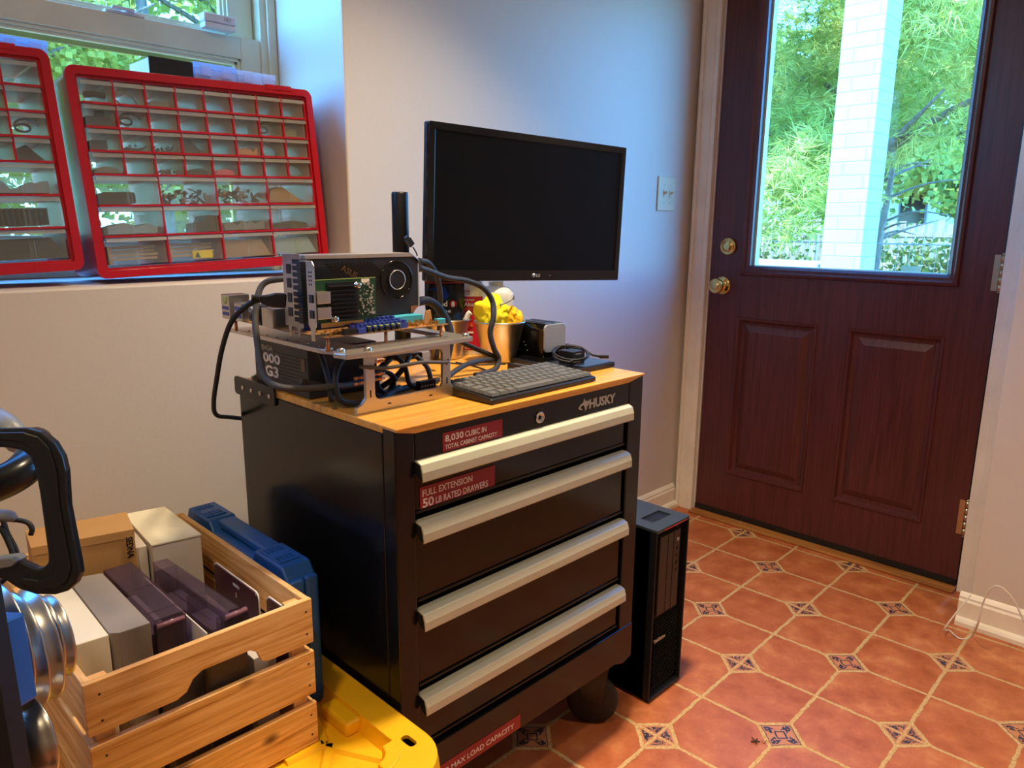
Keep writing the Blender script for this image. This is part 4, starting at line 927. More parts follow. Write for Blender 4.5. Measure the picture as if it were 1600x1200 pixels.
for (x, y) in ((0.600, 0.985), (0.604, 0.958), (0.640, 0.940), (0.850, 0.952)):
    part(MB().lathe([(0.005, 0), (0.006, 0.002), (0.006, 0.006), (0.004, 0.008), (0.0, 0.008)], (x, y, 0.8985), EZ, 14), 'thumb_nut', M['steel'], tb)
for (x, y) in ((0.592, 0.975), (0.815, 0.975), (0.592, 1.28), (0.815, 1.28), (0.70, 0.976)):
    part(MB().lathe([(0.0028, 0.9), (0.0028, 0.9215)], (x, y, 0), EZ, 8), 'standoff', M['copper'], tb)

mo = thing('motherboard', 'brown circuit board with blue slots on the aluminium bench', 'motherboard', (0.70, 1.13, 0.9215))
part(MB().box(0.583, 0.825, 0.968, 1.300, 0.9216, 0.9234), 'circuit_board', M['pcb'], mo)
ZP = 0.9234
io = part(MB().box(0.574, 0.612, 1.262, 1.294, ZP, 0.9665), 'usb_port_block', M['steel'], mo, bevel=0.001)
for zz in (0.930, 0.940): subpart(MB().box(0.5734, 0.5745, 1.266, 1.290, zz, zz + 0.006), 'usb_opening', M['slotblue'], io)
subpart(MB().lathe([(0.007, 0), (0.007, 0.001), (0.004, 0.0012)], (0.574, 1.278, 0.957), (-1, 0, 0), 16), 'round_port', M['jackgreen'], io)
io = part(MB().box(0.574, 0.606, 1.216, 1.244, ZP, 0.955), 'usb_port_block', M['steel'], mo, bevel=0.001)
for zz in (0.929, 0.942): subpart(MB().box(0.5734, 0.5745, 1.219, 1.241, zz, zz + 0.007), 'usb_opening', M['slotblue'], io)
io = part(MB().box(0.576, 0.606, 1.152, 1.186, ZP, 0.956), 'audio_block', M['blackpl'], mo, bevel=0.001)
for zz, yy, mm in ((0.948, 1.161, 'jackgreen'), (0.935, 1.161, 'pink'), (0.948, 1.177, 'greyp'), (0.935, 1.177, 'blackgl')): subpart(MB().lathe([(0.0055, 0), (0.0055, 0.006), (0.002, 0.0062), (0.002, 0.002)], (0.576, yy, zz), (-1, 0, 0), 16), 'audio_jack', M[mm], io)
part(MB().box(0.574, 0.612, 1.108, 1.145, ZP, 0.955), 'network_port_block', M['steel'], mo, bevel=0.001)
def slot(x0, x1, y, h, m, name='expansion_slot', notch=7):
    mb = MB(); mb.box(x0, x1, y, y + 0.0075, ZP, ZP + h * .65); n = int((x1 - x0) / 0.008)
    for k in range(n): mb.box(x0 + k * (x1 - x0) / n + 0.001, x0 + (k + .72) * (x1 - x0) / n, y, y + 0.0075, ZP + h * .65, ZP + h)
    return part(mb, name, m, mo)
slot(0.634, 0.742, 0.973, 0.0135, M['slotblue']); slot(0.640, 0.738, 0.9845, 0.0150, M['slotblue']); slot(0.655, 0.735, 0.996, 0.0185, M['slotblue'])
slot(0.600, 0.740, 1.052, 0.012, M['slotblue'])
part(MB().box(0.617, 0.640, 0.9675, 0.975, ZP, ZP + 0.009), 'pin_header', M['blackpl'], mo)
part(MB().box(0.643, 0.657, 0.9675, 0.9725, ZP, ZP + 0.007), 'pin_header', M['slotblue'], mo)
for k in range(6):
    c_ = part(MB().lathe([(0.0036, 0), (0.0036, 0.009)], (0.664 + k * 0.0115, 0.9705, ZP), EZ, 14), 'capacitor', M['blackpl'], mo)
    subpart(MB().lathe([(0.0034, 0.009), (0.0030, 0.0096), (0, 0.0096)], (0.664 + k * 0.0115, 0.9705, ZP), EZ, 14), 'capacitor_top', M['capgreen'], c_)
mb = MB(); rg = random.Random(3)
for k in range(60):
    x = rg.uniform(0.735, 0.818); y = rg.uniform(0.970, 1.01); mb.box(x, x + rg.uniform(.001, .004), y, y + .002, ZP, ZP + rg.uniform(.002, .008))
tag(part(mb, 'board_components', M['gold'], mo), kind='stuff')
mb = MB()
for k in range(80):
    x = rg.uniform(0.59, 0.66); y = rg.uniform(0.970, 1.03); mb.box(x, x + rg.uniform(.001, .004), y, y + .002, ZP, ZP + rg.uniform(.0005, .003))
tag(part(mb, 'board_components', M['gold'], mo), kind='stuff')
for k in range(4): part(MB().box(0.742, 0.812, 1.020 + k * 0.0095, 1.0265 + k * 0.0095, ZP, ZP + 0.013), 'memory_slot', M['cyan'] if k % 2 == 0 else M['cyan'], mo, bevel=0.001)
part(MB().box(0.806, 0.824, 0.973, 0.983, ZP, ZP + 0.009), 'sata_port', M['cyan'], mo, bevel=0.001)
part(MB().box(0.812, 0.8235, 1.065, 1.115, ZP, ZP + 0.020), 'power_socket', M['blackpl'], mo, bevel=0.001)
part(MB().box(0.765, 0.800, 1.068, 1.100, ZP, ZP + 0.024), 'board_heatsink', M['blackpl'], mo, bevel=0.001)
mb = MB(); mb.prism([(0.0, 0.0), (0.006, 0.020), (0.016, 0.022), (0.020, 0.0)], lambda u, v, h: (0.800 + u, h, ZP + v), 1.004, 1.006); part(mb, 'cardboard_tab', M['card'], mo)

# graphics card
GY0, GY1 = 1.040, 1.084
gp = thing('graphics_card', 'dark graphics card with a round blower fan standing on the board', 'graphics card', (0.71, 1.06, 0.936))
mb = MB(); mb.prism([(0.598, 0.9365), (0.806, 0.9365), (0.818, 0.950), (0.818, 1.028), (0.806, 1.0355), (0.598, 1.0355)], lambda u, v, h: (u, h, v), GY0, GY1)
sh = part(mb, 'shroud', M['shroud'], gp, bevel=0.0015)
mb = MB()
for k in range(14): mb.box(0.606, 0.640 + 0.0016 * k, GY0 - 0.0008, GY0, 0.968 + k * 0.0042, 0.9692 + k * 0.0042)
subpart(mb, 'shroud_grooves', M['blackpl'], sh)
mb = MB()
for k in range(13):
    a = 0.634 + k * 0.0070; b0 = 1.030; L = min(0.062, 0.745 - a) if a < 0.745 else 0.01
    mb.obox((a + L / 2, GY0 - 0.0004, b0 - L / 2 * .8), Vector((1, 0, -.8)).normalized(), EY, Vector((.8, 0, 1)).normalized(), L * .62, 0.0005, 0.0006)
subpart(mb, 'shroud_ribs', M['blackpl'], sh)
lgm = Matrix.Translation((0.660, GY0 - 0.0012, 1.017)) @ Matrix.Rotation(radians(28), 4, 'Y') @ frame((0, 0, 0), EX, EZ)
text('ASUS', 0.0145, M['bronzeprint'], 'lettering', sh, lgm, bold=0.012, ext=0.0003)
mb = MB(); mb.prism([(0.597, 1.0355), (0.806, 1.0355), (0.8195, 1.0275), (0.8195, 1.022), (0.806, 1.0420), (0.597, 1.0420)][:4] + [(0.8195, 1.0300), (0.803, 1.0420), (0.597, 1.0420)], lambda u, v, h: (u, h, v), GY0 - 0.001, GY1 + 0.001)
part(mb, 'top_trim', M['alu'], gp, bevel=0.0008)
part(MB().prism([(0.818, 0.950), (0.8205, 0.950), (0.8205, 1.027), (0.818, 1.027)], lambda u, v, h: (u, h, v), GY0, GY1), 'end_plate', M['silverprint'], gp)
part(MB().prism([(0.800, 0.9365), (0.8195, 0.950), (0.800, 0.950)], lambda u, v, h: (u, h, v), GY0 - 0.001, GY1), 'corner_piece', M['copper'], gp)
FC = at(619, 437, y=GY0); FR = 0.0335
mb = MB(); mb.lathe([(FR, 0.0), (FR, 0.0025), (FR - 0.0015, 0.003), (FR - 0.0025, 0.0015), (FR - 0.003, 0.0)], FC, (0, -1, 0), 48, cap=False); fr_ = part(mb, 'fan_ring', M['blackgl'], gp)
mb = MB(); mb.lathe([(FR - .003, 0.0006), (0.0, 0.0006)], FC, (0, -1, 0), 40, cap=False); subpart(mb, 'fan_well', M['darkgap'], fr_)
mb = MB()
for k in range(44):
    a = 2 * pi * k / 44; d = Vector((cos(a), 0, sin(a))); e = Vector((cos(a + .16), 0, sin(a + .16)))
    p0 = FC + d * 0.0185 + EY * -0.0012; p1 = FC + e * (FR - 0.004) + EY * -0.0012; n = (p1 - p0).normalized().cross(EY) * 0.00065
    mb.poly([p0 - n, p0 + n, p1 + n, p1 - n])
subpart(mb, 'fan_blades', M['blackgl'], fr_)
hb = subpart(MB().lathe([(0.0180, 0.0015), (0.0180, 0.0035)], FC, (0, -1, 0), 40), 'fan_hub', M['blackpl'], fr_)
mb = MB(); mb.lathe([(0.0166, 0.0036), (0.0168, 0.0042), (0.0156, 0.0042), (0.0158, 0.0036)], FC, (0, -1, 0), 48, cap=False); part(mb, 'hub_ring', M['silverprint'], gp)
# bracket with vents and ports
mb = MB(); mb.prism(rrect(GY0 - 0.004, GY1 + 0.006, 0.930, 1.044, 0.002, 2), lambda u, v, h: (h, u, v), 0.5865, 0.5885)
gb = part(mb, 'slot_bracket', M['steel'], gp, bevel=0.0005)
subpart(MB().box(0.5885, 0.598, GY0, GY1, 0.938, 1.036), 'bracket_filler', M['blackpl'], gb)
for k in range(10):
    z = 0.939 + k * 0.0100; subpart(MB().box(0.5855, 0.5868, GY0 + 0.003, GY0 + 0.018, z, z + 0.0068), 'vent', M['darkgap'], gb)
for z0, z1 in ((0.946, 0.960), (0.968, 0.983), (0.991, 1.006), (1.013, 1.028)): subpart(MB().box(0.5855, 0.5868, GY0 + 0.025, GY0 + 0.037, z0, z1), 'video_port', M['blackpl'], gb)
mb = MB(); mb.box(0.577, 0.5885, GY0 - 0.002, GY1 + 0.006, 1.043, 1.0445); mb.box(0.570, 0.580, GY1 - 0.012, GY1, 1.0425, 1.0438); part(mb, 'bracket_lip', M['steel'], gp, bevel=0.0005)
mb = MB(); mb.prism([(GY1 - .014, 0.930), (GY1 - .004, 0.930), (GY1 - .006, 0.914), (GY1 - .012, 0.914)], lambda u, v, h: (h, u, v), 0.5865, 0.588); mb.prism([(GY0 + .004, 0.930), (GY0 + .014, 0.930), (GY0 + .012, 0.914), (GY0 + .006, 0.914)], lambda u, v, h: (h, u, v), 0.5866, 0.588); subpart(mb, 'bracket_feet', M['steel'], gb)
# black ribbed body piece seen between the two brackets
mb = MB()
for k in range(22): mb.box(0.582, 0.598, GY0 - 0.014, GY0 - 0.0015, 0.938 + k * 0.0044, 0.9412 + k * 0.0044)
mb.box(0.584, 0.598, GY0 - 0.012, GY0 - 0.0015, 0.938, 1.036); part(mb, 'ribbed_edge', M['blackpl'], gp)

# network card in front of it
nc = thing('network_card', 'green network card with a finned black heatsink and two ports', 'network card', (0.63, 0.985, 0.930))
NY = 0.986
pb_ = part(MB().box(0.578, 0.690, NY, NY + 0.0016, 0.942, 1.0075), 'circuit_board', M['green'], nc)
mb = MB(); rg = random.Random(8)
for k in range(70):
    x = rg.uniform(0.655, 0.684); z = rg.uniform(0.948, 1.0); mb.box(x, x + rg.uniform(.0008, .004), NY - rg.uniform(.0008, .0022), NY, z, z + rg.uniform(.0008, .004))
tag(subpart(mb, 'board_components', M['silverprint'], pb_), kind='stuff')
subpart(MB().box(0.663, 0.678, NY - 0.0006, NY, 1.0, 1.006), 'barcode_sticker', M['white'], pb_)
subpart(MB().box(0.578, 0.690, NY - .0003, NY + .0019, 1.0068, 1.0078), 'board_edge', M['capgreen'], pb_)
mb = MB(); mb.box(0.600, 0.652, NY - 0.004, NY, 0.946, 1.003)
for k in range(9): mb.box(0.600, 0.652, NY - 0.014, NY - 0.004, 0.9465 + k * 0.0063, 0.9478 + k * 0.0063)
part(mb, 'heatsink', M['blackpl'], nc)
for x, z in ((0.646, 0.998), (0.6035, 0.949)):
    part(MB().lathe([(0.0045, 0), (0.0045, 0.002), (0.003, 0.002), (0.003, 0.007), (0.0045, 0.007), (0.004, 0.009), (0.0015, 0.009), (0.0, 0.008)], (x, NY - 0.011, z), (0, -1, 0), 16), 'spring_screw', M['chrome'], nc)
for z in (0.950, 0.973): 
    q = part(MB().box(0.5745, 0.598, NY - 0.016, NY, z, z + 0.018), 'network_port', M['steel'], nc, bevel=0.001); subpart(MB().box(0.5685, 0.5740, NY - 0.013, NY - 0.003, z + 0.002, z + 0.014), 'port_opening', M['darkgap'], q)
mb = MB(); mb.prism([(NY - .0175, 0.942), (NY - .0175, 1.030), (NY - .012, 1.036), (NY + .004, 1.036), (NY + .004, 0.942), (NY - .002, 0.934), (NY - .003, 0.918), (NY - .011, 0.918), (NY - .012, 0.934)], lambda u, v, h: (h, u, v), 0.5700, 0.5716)
nb = part(mb, 'slot_bracket', M['steel'], nc, bevel=0.0003)
for i in range(2):
    for k in range(4): subpart(MB().lathe([(0.0018, 0), (0.0, 0.0003)], (0.5698, NY - 0.010 + i * 0.006, 1.002 + k * 0.006), (-1, 0, 0), 8), 'vent_hole', M['darkgap'], nb)
part(MB().box(0.560, 0.5716, NY - 0.012, NY + 0.004, 1.0355, 1.0368), 'bracket_lip', M['steel'], nc)
part(MB().box(0.590, 0.665, NY - 0.0002, NY + 0.0014, 0.935, 0.942), 'edge_connector', M['gold'], nc)

# power supply under the plate
ps = thing('power_supply', 'black power supply box lettered G3 under the aluminium plate', 'power supply', (0.69, 1.18, TB))
pbx = part(MB().box(0.622, 0.760, 1.088, 1.277, TB + 0.001, 0.887), 'case', plain('psu_enamel', '#221f1e', 0.42, bs=.05), ps, bevel=0.002)
mb = MB()
for k in range(11): mb.box(0.6213, 0.622, 1.092, 1.215, 0.806 + k * 0.0062, 0.8066 + k * 0.0062)
subpart(mb, 'side_grooves', M['darkgap'], pbx)
fr = lambda y, z: frame((0.6216, y, z), (0, -1, 0), EZ)
text('EVGA', 0.0155, M['silverprint'], 'lettering', pbx, fr(1.246, 0.8685), bold=0.005, fit=(0.040, 0.0085)); text('1000', 0.0235, M['white'], 'lettering', pbx, fr(1.256, 0.8465), bold=0.03, fit=(0.074, 0.0175)); text('G3', 0.0285, M['white'], 'lettering', pbx, fr(1.238, 0.8215), bold=0.03, fit=(0.048, 0.0200))
q = MB().box(0.6212, 0.6216, 1.098, 1.110, 0.846, 0.868); bg_ = subpart(q, 'gold_badge', M['bronzeprint'], pbx)

# ---------------------------------------------------------------- cables
def P3(l): return [at(a, b, y=c) for a, b, c in l]
def cable(name, label, pts, r, m, n=8, group=None, parts=None, flat=None):
    for i, p in enumerate(pts):
        if p.z < TB + r and 0.6 < p.x < 1.26 and p.y < 1.35: p.z = TB + r + 0.0005
    o = MB().tube(spline(pts, n), r, 10).build(name, m); tag(o, label, 'cable', group); return o
us = thing('usb_cable', 'black cable with a chunky plug hanging in a loop left of the cabinet', 'cable', at(334, 640, y=1.30))
up = at(447, 470, y=1.062)
part(MB().tube(spline(P3([(408, 467, 1.075), (388, 476, 1.09), (362, 502, 1.13), (347, 545, 1.19), (339, 590, 1.25), (334, 628, 1.31), (338, 648, 1.345), (360, 652, 1.37), (420, 657, 1.40), (520, 662, 1.43)]), 8), 0.0042, 12), 'cord', M['rubber'], us)
ph = at(410, 467, y=1.075); dv = (up - ph); L_ = dv.length; dv.normalize(); sd_ = dv.cross(EZ).normalized(); uz = sd_.cross(dv)
mb = MB(); mb.prism([(-0.004, -0.006), (0.004, -0.009), (0.014, -0.0115), (L_ - .003, -0.0115), (L_, -0.010), (L_, 0.010), (L_ - .003, 0.0115), (0.018, 0.0105), (0.004, 0.006), (-0.004, 0.005)], lambda u, v, h: ph + dv * u + uz * v + sd_ * h, -0.006, 0.006)
part(mb, 'plug', plain('navy_plug', '#10131f', 0.35), us, bevel=0.002)
mb = MB()
for k in range(5): mb.lathe([(0.0046, k * .003), (0.0056, k * .003 + .0008), (0.0056, k * .003 + .0018), (0.0046, k * .003 + .0026)], ph - dv * 0.016, dv, 14)
part(mb, 'strain_relief', M['rubber'], us)
cable('power_cable', 'grey-black braided cable looping down past the left of the power supply', P3([(470, 437, 1.11), (440, 436, 1.12), (414, 442, 1.14), (403, 462, 1.14), (399, 500, 1.13), (402, 535, 1.11), (407, 565, 1.09), (415, 590, 1.07), (435, 604, 1.04), (470, 607, 1.02), (520, 604, 1.01), (560, 600, 1.02), (595, 590, 1.03)]), 0.0052, M['sleeveg'])
cable('power_cable', 'long braided cable arching from the graphics card in front of the towel bucket', P3([(655, 418, 1.062), (672, 424, 1.065), (700, 434, 1.07), (730, 439, 1.07), (755, 450, 1.065), (769, 470, 1.06), (771, 495, 1.05), (766, 520, 1.05), (772, 545, 1.045), (779, 560, 1.045), (774, 576, 1.04), (755, 588, 1.035), (742, 592, 1.035)]), 0.0056, M['sleeve'])
cable('power_cable', 'braided cable dropping straight behind the end of the graphics card', P3([(655, 407, 1.062), (668, 410, 1.075), (680, 425, 1.09), (687, 450, 1.11), (688, 480, 1.13), (686, 520, 1.14), (682, 560, 1.14)]), 0.0050, M['sleeve'])
cable('power_cable', 'thick black cable bundle curving from the board down through the plate', P3([(650, 472, 1.09), (668, 470, 1.09), (684, 480, 1.09), (697, 500, 1.085), (703, 520, 1.08), (702, 540, 1.08), (697, 562, 1.08)]), 0.0085, M['sleeve'])
cable('power_cable', 'black braided cable doubling back beside the keyboard', P3([(712, 530, 1.06), (735, 541, 1.06), (760, 552, 1.055), (778, 561, 1.05), (755, 563, 1.045), (730, 569, 1.03), (708, 582, 1.015), (696, 594, 1.0)]), 0.0052, M['sleeve'])
cable('power_cable', 'grey cable strung across the front of the bench legs', P3([(562, 573, 0.944), (600, 575, 0.938), (635, 570, 0.936), (660, 566, 0.938), (697, 566, 0.944), (699, 561, 0.952)]), 0.0030, M['sleeveg'])
cable('power_cable', 'black cable arch rising from behind the foot of the power supply', P3([(540, 555, 1.03), (527, 575, 1.02), (524, 600, 1.01), (532, 625, 1.0), (556, 632, 0.995), (590, 625, 0.99), (625, 605, 1.0)]), 0.0050, M['sleeve'])
cable('power_cable', 'black cable hanging from the plate down to the wooden edge', P3([(497, 545, 1.06), (505, 565, 1.05), (512, 590, 1.03), (516, 612, 1.01), (518, 626, 0.995)]), 0.0045, M['sleeve'])
cable('power_cable', 'flat black cable crossing behind the left bench leg', P3([(470, 596, 1.04), (520, 606, 1.03), (560, 596, 1.03), (590, 578, 1.03), (610, 560, 1.03)]), 0.0055, M['sleeve'])
cable('power_cable', 'coiled black cable ring under the plate between the legs', [at(606, 598, y=1.02) + Vector((cos(a * .5) * .018, sin(a * .5) * .006 + a * .0006, sin(a * .5) * .017)) for a in range(26)], 0.0036, M['sleeve'], 3)
cable('power_cable', 'black cable looping high under the plate between the legs', P3([(588, 552, 1.05), (615, 556, 1.04), (632, 572, 1.03), (640, 600, 1.02), (655, 612, 1.02), (672, 602, 1.03), (668, 575, 1.04), (650, 556, 1.05)]), 0.0045, M['sleeve'])
cable('power_cable', 'black cable crossing diagonally under the plate', P3([(575, 618, 1.04), (600, 602, 1.03), (625, 582, 1.03), (640, 556, 1.04)]), 0.0050, M['sleeve'])
cable('power_cable', 'black cable lying low along the rear of the bench opening', P3([(585, 628, 1.02), (620, 622, 1.03), (650, 616, 1.04), (685, 606, 1.05)]), 0.0055, M['sleeve'])
cn = thing('power_connector', 'black multi-pin connector lying under the right of the plate', 'connector', at(666, 610, y=1.01))
q_ = at(667, 601, y=1.01)
part(MB().box(q_.x - .020, q_.x + .016, q_.y - .006, q_.y + .006, TB + .001, TB + .020), 'housing', M['blackpl'], cn, bevel=.001)
for k in range(5): part(MB().box(q_.x - .016 + k * .006, q_.x - .0135 + k * .006, q_.y - .0066, q_.y - .006, TB + .011, TB + .0125), 'pin_opening', M['white'], cn)
cable('thin_wire', 'thin dark wire lying on the wooden top in front of the buckets', P3([(712, 566, 1.13), (740, 572, 1.10), (760, 580, 1.07), (772, 588, 1.04)]), 0.0018, M['rubber'])
cable('thin_wire', 'thin dark wire running to the small black adapter', P3([(700, 567, 1.15), (740, 570, 1.12), (790, 569, 1.075)]), 0.0016, M['rubber'])
fs = thing('fan_plug', 'small black plug sticking up on a thin wire behind the graphics card', 'plug', at(650, 398, y=1.095))
part(MB().tube(spline(P3([(652, 400, 1.09), (650, 394, 1.092), (645, 386, 1.094)]), 4), 0.0014, 6), 'wire', M['rubber'], fs)
a_, b_ = at(645, 386, y=1.094), at(635, 371, y=1.094); d_ = (b_ - a_).normalized(); s_1 = d_.cross(EY).normalized()
mb = MB(); mb.obox((a_ + b_) / 2, d_, s_1, EY, (b_ - a_).length * .32, 0.0052, 0.004); mb.obox((a_ + b_) / 2 + d_ * 0.006, d_, s_1, EY, (b_ - a_).length * .30, 0.0034, 0.003); part(mb, 'connector_body', M['blackpl'], fs)

# ================================================================ KEYBOARD
kb = thing('keyboard', 'compact black keyboard with grey keycaps at the front of the wooden top', 'keyboard', (0.8185, 0.852, TB), rz=radians(1.0), local=True)
KW, KD = 0.281, 0.128
mb = MB(); zf, zr = 0.0085, 0.0150
def kz(v): return zf + (zr - zf) * v / KD
mb.prism([(0, 0.001), (KD, 0.001), (KD, zr), (KD - 0.004, zr + 0.0035), (0.004, zf + 0.0015), (0, zf)], lambda u, v, h: (h, u, v), 0, KW)
part(mb, 'keyboard_case', M['blackpl'], kb, bevel=0.0015)
U = (KW - 0.012) / 16.0; RH = (KD - 0.010) / 6
layout = [[1] * 16, [1] * 13 + [2, 1], [1.5] + [1] * 12 + [1.5, 1], [1.75] + [1] * 11 + [2.25, 1], [2.25] + [1] * 10 + [1.75, 1, 1], [1.25, 1.25, 1.25, 6.25, 1, 1, 1, 1, 1, 1]]
kc = {}
for r_i, row in enumerate(layout):
    x = 0.006; v = KD - 0.005 - (r_i + .5) * RH
    for ki, w_ in enumerate(row):
        ww = w_ * U; key = (w_, 0)
        if key not in kc:
            mb = MB(); A = []; hw, hh = ww / 2 - 0.0010, RH / 2 - 0.0010
            for s, hgt, in_ in ((0, 0.001, 0), (1, 0.0062, 0.0022), (2, 0.0056, 0.0045)):
                A.append([mb.pt((a * (hw - in_), b * (hh - in_), hgt)) for a, b in ((-1, -1), (1, -1), (1, 1), (-1, 1))])
            for p, q in zip(A, A[1:]):
                for k in range(4): mb.face((p[k], p[(k + 1) % 4], q[(k + 1) % 4], q[k]))
            mb.face(A[-1]); mb.face(A[0][::-1]); o = mb.build('keycap', M['key'], kb); kc[key] = o
        else:
            o = kc[key].copy(); COL.objects.link(o)
        o.location = (x + ww / 2, v, kz(v) + 0.0025); o.rotation_euler = (math.atan2(zr - zf, KD), 0, 0)
        x += ww

# ================================================================ MONITOR on its pole
Pm = Vector((0.9955, 1.2205, 1.2962)); wd_ = Vector((0.986, -0.164, -0.030)).normalized(); hd_ = Vector((-0.023, 0.014, -1)).normalized(); nm = wd_.cross(hd_).normalized()   # nm points away from the viewer
hd_ = nm.cross(wd_).normalized(); MW, MH = 0.553, 0.322
mn = thing('monitor', 'dark switched-off monitor with a glossy frame above the tool cabinet', 'monitor', Pm + wd_ * MW / 2 + hd_ * MH)
def mp(u, v, d): return Pm + wd_ * u + hd_ * v + nm * d
def mbox(mb, u0, u1, v0, v1, d0, d1):
    i = [mb.pt(mp(u, v, d)) for u in (u0, u1) for v in (v0, v1) for d in (d0, d1)]
    for f in ((0, 1, 3, 2), (4, 6, 7, 5), (0, 4, 5, 1), (2, 3, 7, 6), (0, 2, 6, 4), (1, 5, 7, 3)): mb.face([i[k] for k in f])
    return mb
mb = MB(); mb.prism(rrect(0, MW, 0, MH, 0.004, 3), lambda u, v, h: mp(u, v, h), 0, 0.012, holes=[rrect(0.015, MW - 0.015, 0.015, MH - 0.024, 0.001, 1)])
part(mb, 'bezel', M['blackgl'], mn, bevel=0.001)
part(mbox(MB(), 0.012, MW - 0.012, 0.012, MH - 0.020, 0.0015, 0.006), 'screen', M['screen'], mn)
part(mbox(MB(), -0.0005, MW + 0.0005, -0.0005, MH + 0.0005, 0.008, 0.022), 'back_shell', M['blackpl'], mn, bevel=0.003)
part(mbox(MB(), 0.10, MW - 0.10, 0.06, MH - 0.06, 0.022, 0.045), 'back_housing', M['blackpl'], mn, bevel=0.008)
lw_ = MB(); lw_.M = None; lc = mp(0.283, MH - 0.0125, -0.0004)
lw_.lathe([(0.0048, 0.0), (0.0, 0.0001)], lc, nm * -1, 24); lo = part(lw_, 'logo', M['silverprint'], mn)
subpart(MB().obox(lc + nm * -0.0003 + wd_ * 0.0012 + hd_ * -0.0002, wd_, hd_, nm, 0.0022, 0.0005, 0.0002), 'logo_cut', M['blackgl'], lo)
text('LG', 0.0095, M['silverprint'], 'lettering', mn, frame(mp(0.290, MH - 0.0088, -0.0004), wd_, hd_ * -1), bold=0.02)
part(mbox(MB(), 0.330, 0.333, MH - 0.0125, MH - 0.0115, -0.0004, 0.0), 'power_light', M['white'], mn)
pl = thing('monitor_pole', 'black round monitor pole rising behind the graphics card', 'monitor stand', (0.985, 1.31, TB))
part(MB().lathe([(0.0178, TB + 0.012), (0.0178, 1.154), (0.0165, 1.158), (0.0, 1.158)], (0.985, 1.31, 0), EZ, 32), 'pole', M['pole'], pl)
part(MB().box(0.95, 1.02, 1.285, 1.342, TB, TB + 0.012), 'clamp_base', M['pole'], pl, bevel=0.002)
part(MB().lathe([(0.025, 0.975), (0.025, 1.015)], (0.985, 1.31, 0), EZ, 28), 'collar', M['pole'], pl, bevel=0.002)
bk = mp(MW / 2, MH * .72, 0.05)
ar = part(MB().tube([(0.985, 1.31, 0.995), (1.12, 1.40, 0.995), (bk.x, bk.y + 0.055, 1.04)], 0.013, 12), 'arm', M['pole'], pl)
subpart(MB().tube([(bk.x, bk.y + 0.06, 1.04), bk + nm * -0.004], 0.02, 14), 'mount_head', M['pole'], ar)

# ================================================================ THINGS BEHIND
def bucket(cx, cy, label, sub):
    b = thing('metal_bucket', label, 'bucket', (cx, cy, TB), group=None); H_ = 0.088
    mb = MB(); mb.lathe([(0.0, 0.001), (0.0350, 0.001), (0.0360, 0.003), (0.0355, 0.010), (0.0370, 0.013), (0.0535, H_ - 0.004), (0.0560, H_ - 0.003), (0.0568, H_), (0.0555, H_ + 0.0015), (0.0535, H_), (0.0350, 0.008), (0.0, 0.006)], (cx, cy, TB), EZ, 48, cap=False)
    part(mb, 'bucket_body', M['galv'], b, ang=50)
    return b
bucket(1.117, 1.139, 'silver metal bucket holding yellow towels on the wooden top', 0)
bucket(1.058, 1.250, 'silver metal bucket behind the cables, left of the alcohol bottle', 0)
def lumpy(c, R3, m, name, seed, amp=0.25, fr=2.2, parent=None):
    bm = bmesh.new(); bmesh.ops.create_icosphere(bm, subdivisions=5, radius=1.0)
    from mathutils import noise as nz
    for v in bm.verts:
        p = v.co.copy(); d = 1 + amp * nz.noise(p * fr + Vector((seed, 0, 0))) + amp * 0.5 * nz.noise(p * fr * 2.4 + Vector((0, seed, 0))) - amp * 0.7 * abs(nz.noise(p * fr * 1.4 + Vector((0, 0, seed))))
        v.co = Vector((p.x * R3[0] * d, p.y * R3[1] * d, p.z * R3[2] * d)) + Vector(c)
    me = bpy.data.meshes.new(name); 
    zb = min(v.co.z for v in bm.verts); off = Vector((c[0], c[1], zb))
    for v in bm.verts: v.co -= off
    bm.to_mesh(me); bm.free(); me.materials.append(m)
    for p in me.polygons: p.use_smooth = True
    o = bpy.data.objects.new(name, me); COL.objects.link(o); o.location = off; return o
tag(lumpy((1.105, 1.146, 0.900), (0.040, 0.040, 0.046), M['towel'], 'microfiber_towel', 3.1, .30, 1.3), 'crumpled bright yellow towel on the left of the front bucket', 'towel')
tag(lumpy((1.136, 1.126, 0.890), (0.026, 0.026, 0.028), M['towelo'], 'microfiber_towel', 7.7, .30, 1.4), 'orange-yellow towel on the right of the front bucket', 'towel')
mb = MB(); mb.tube(spline([(1.098, 1.118, 0.925), (1.108, 1.112, 0.930), (1.120, 1.108, 0.936), (1.130, 1.112, 0.945), (1.140, 1.120, 0.935)], 5), 0.0022, 6)
tag(mb.build('towel_strap', M['greyp']), 'grey strap lying over the yellow towels', 'strap')
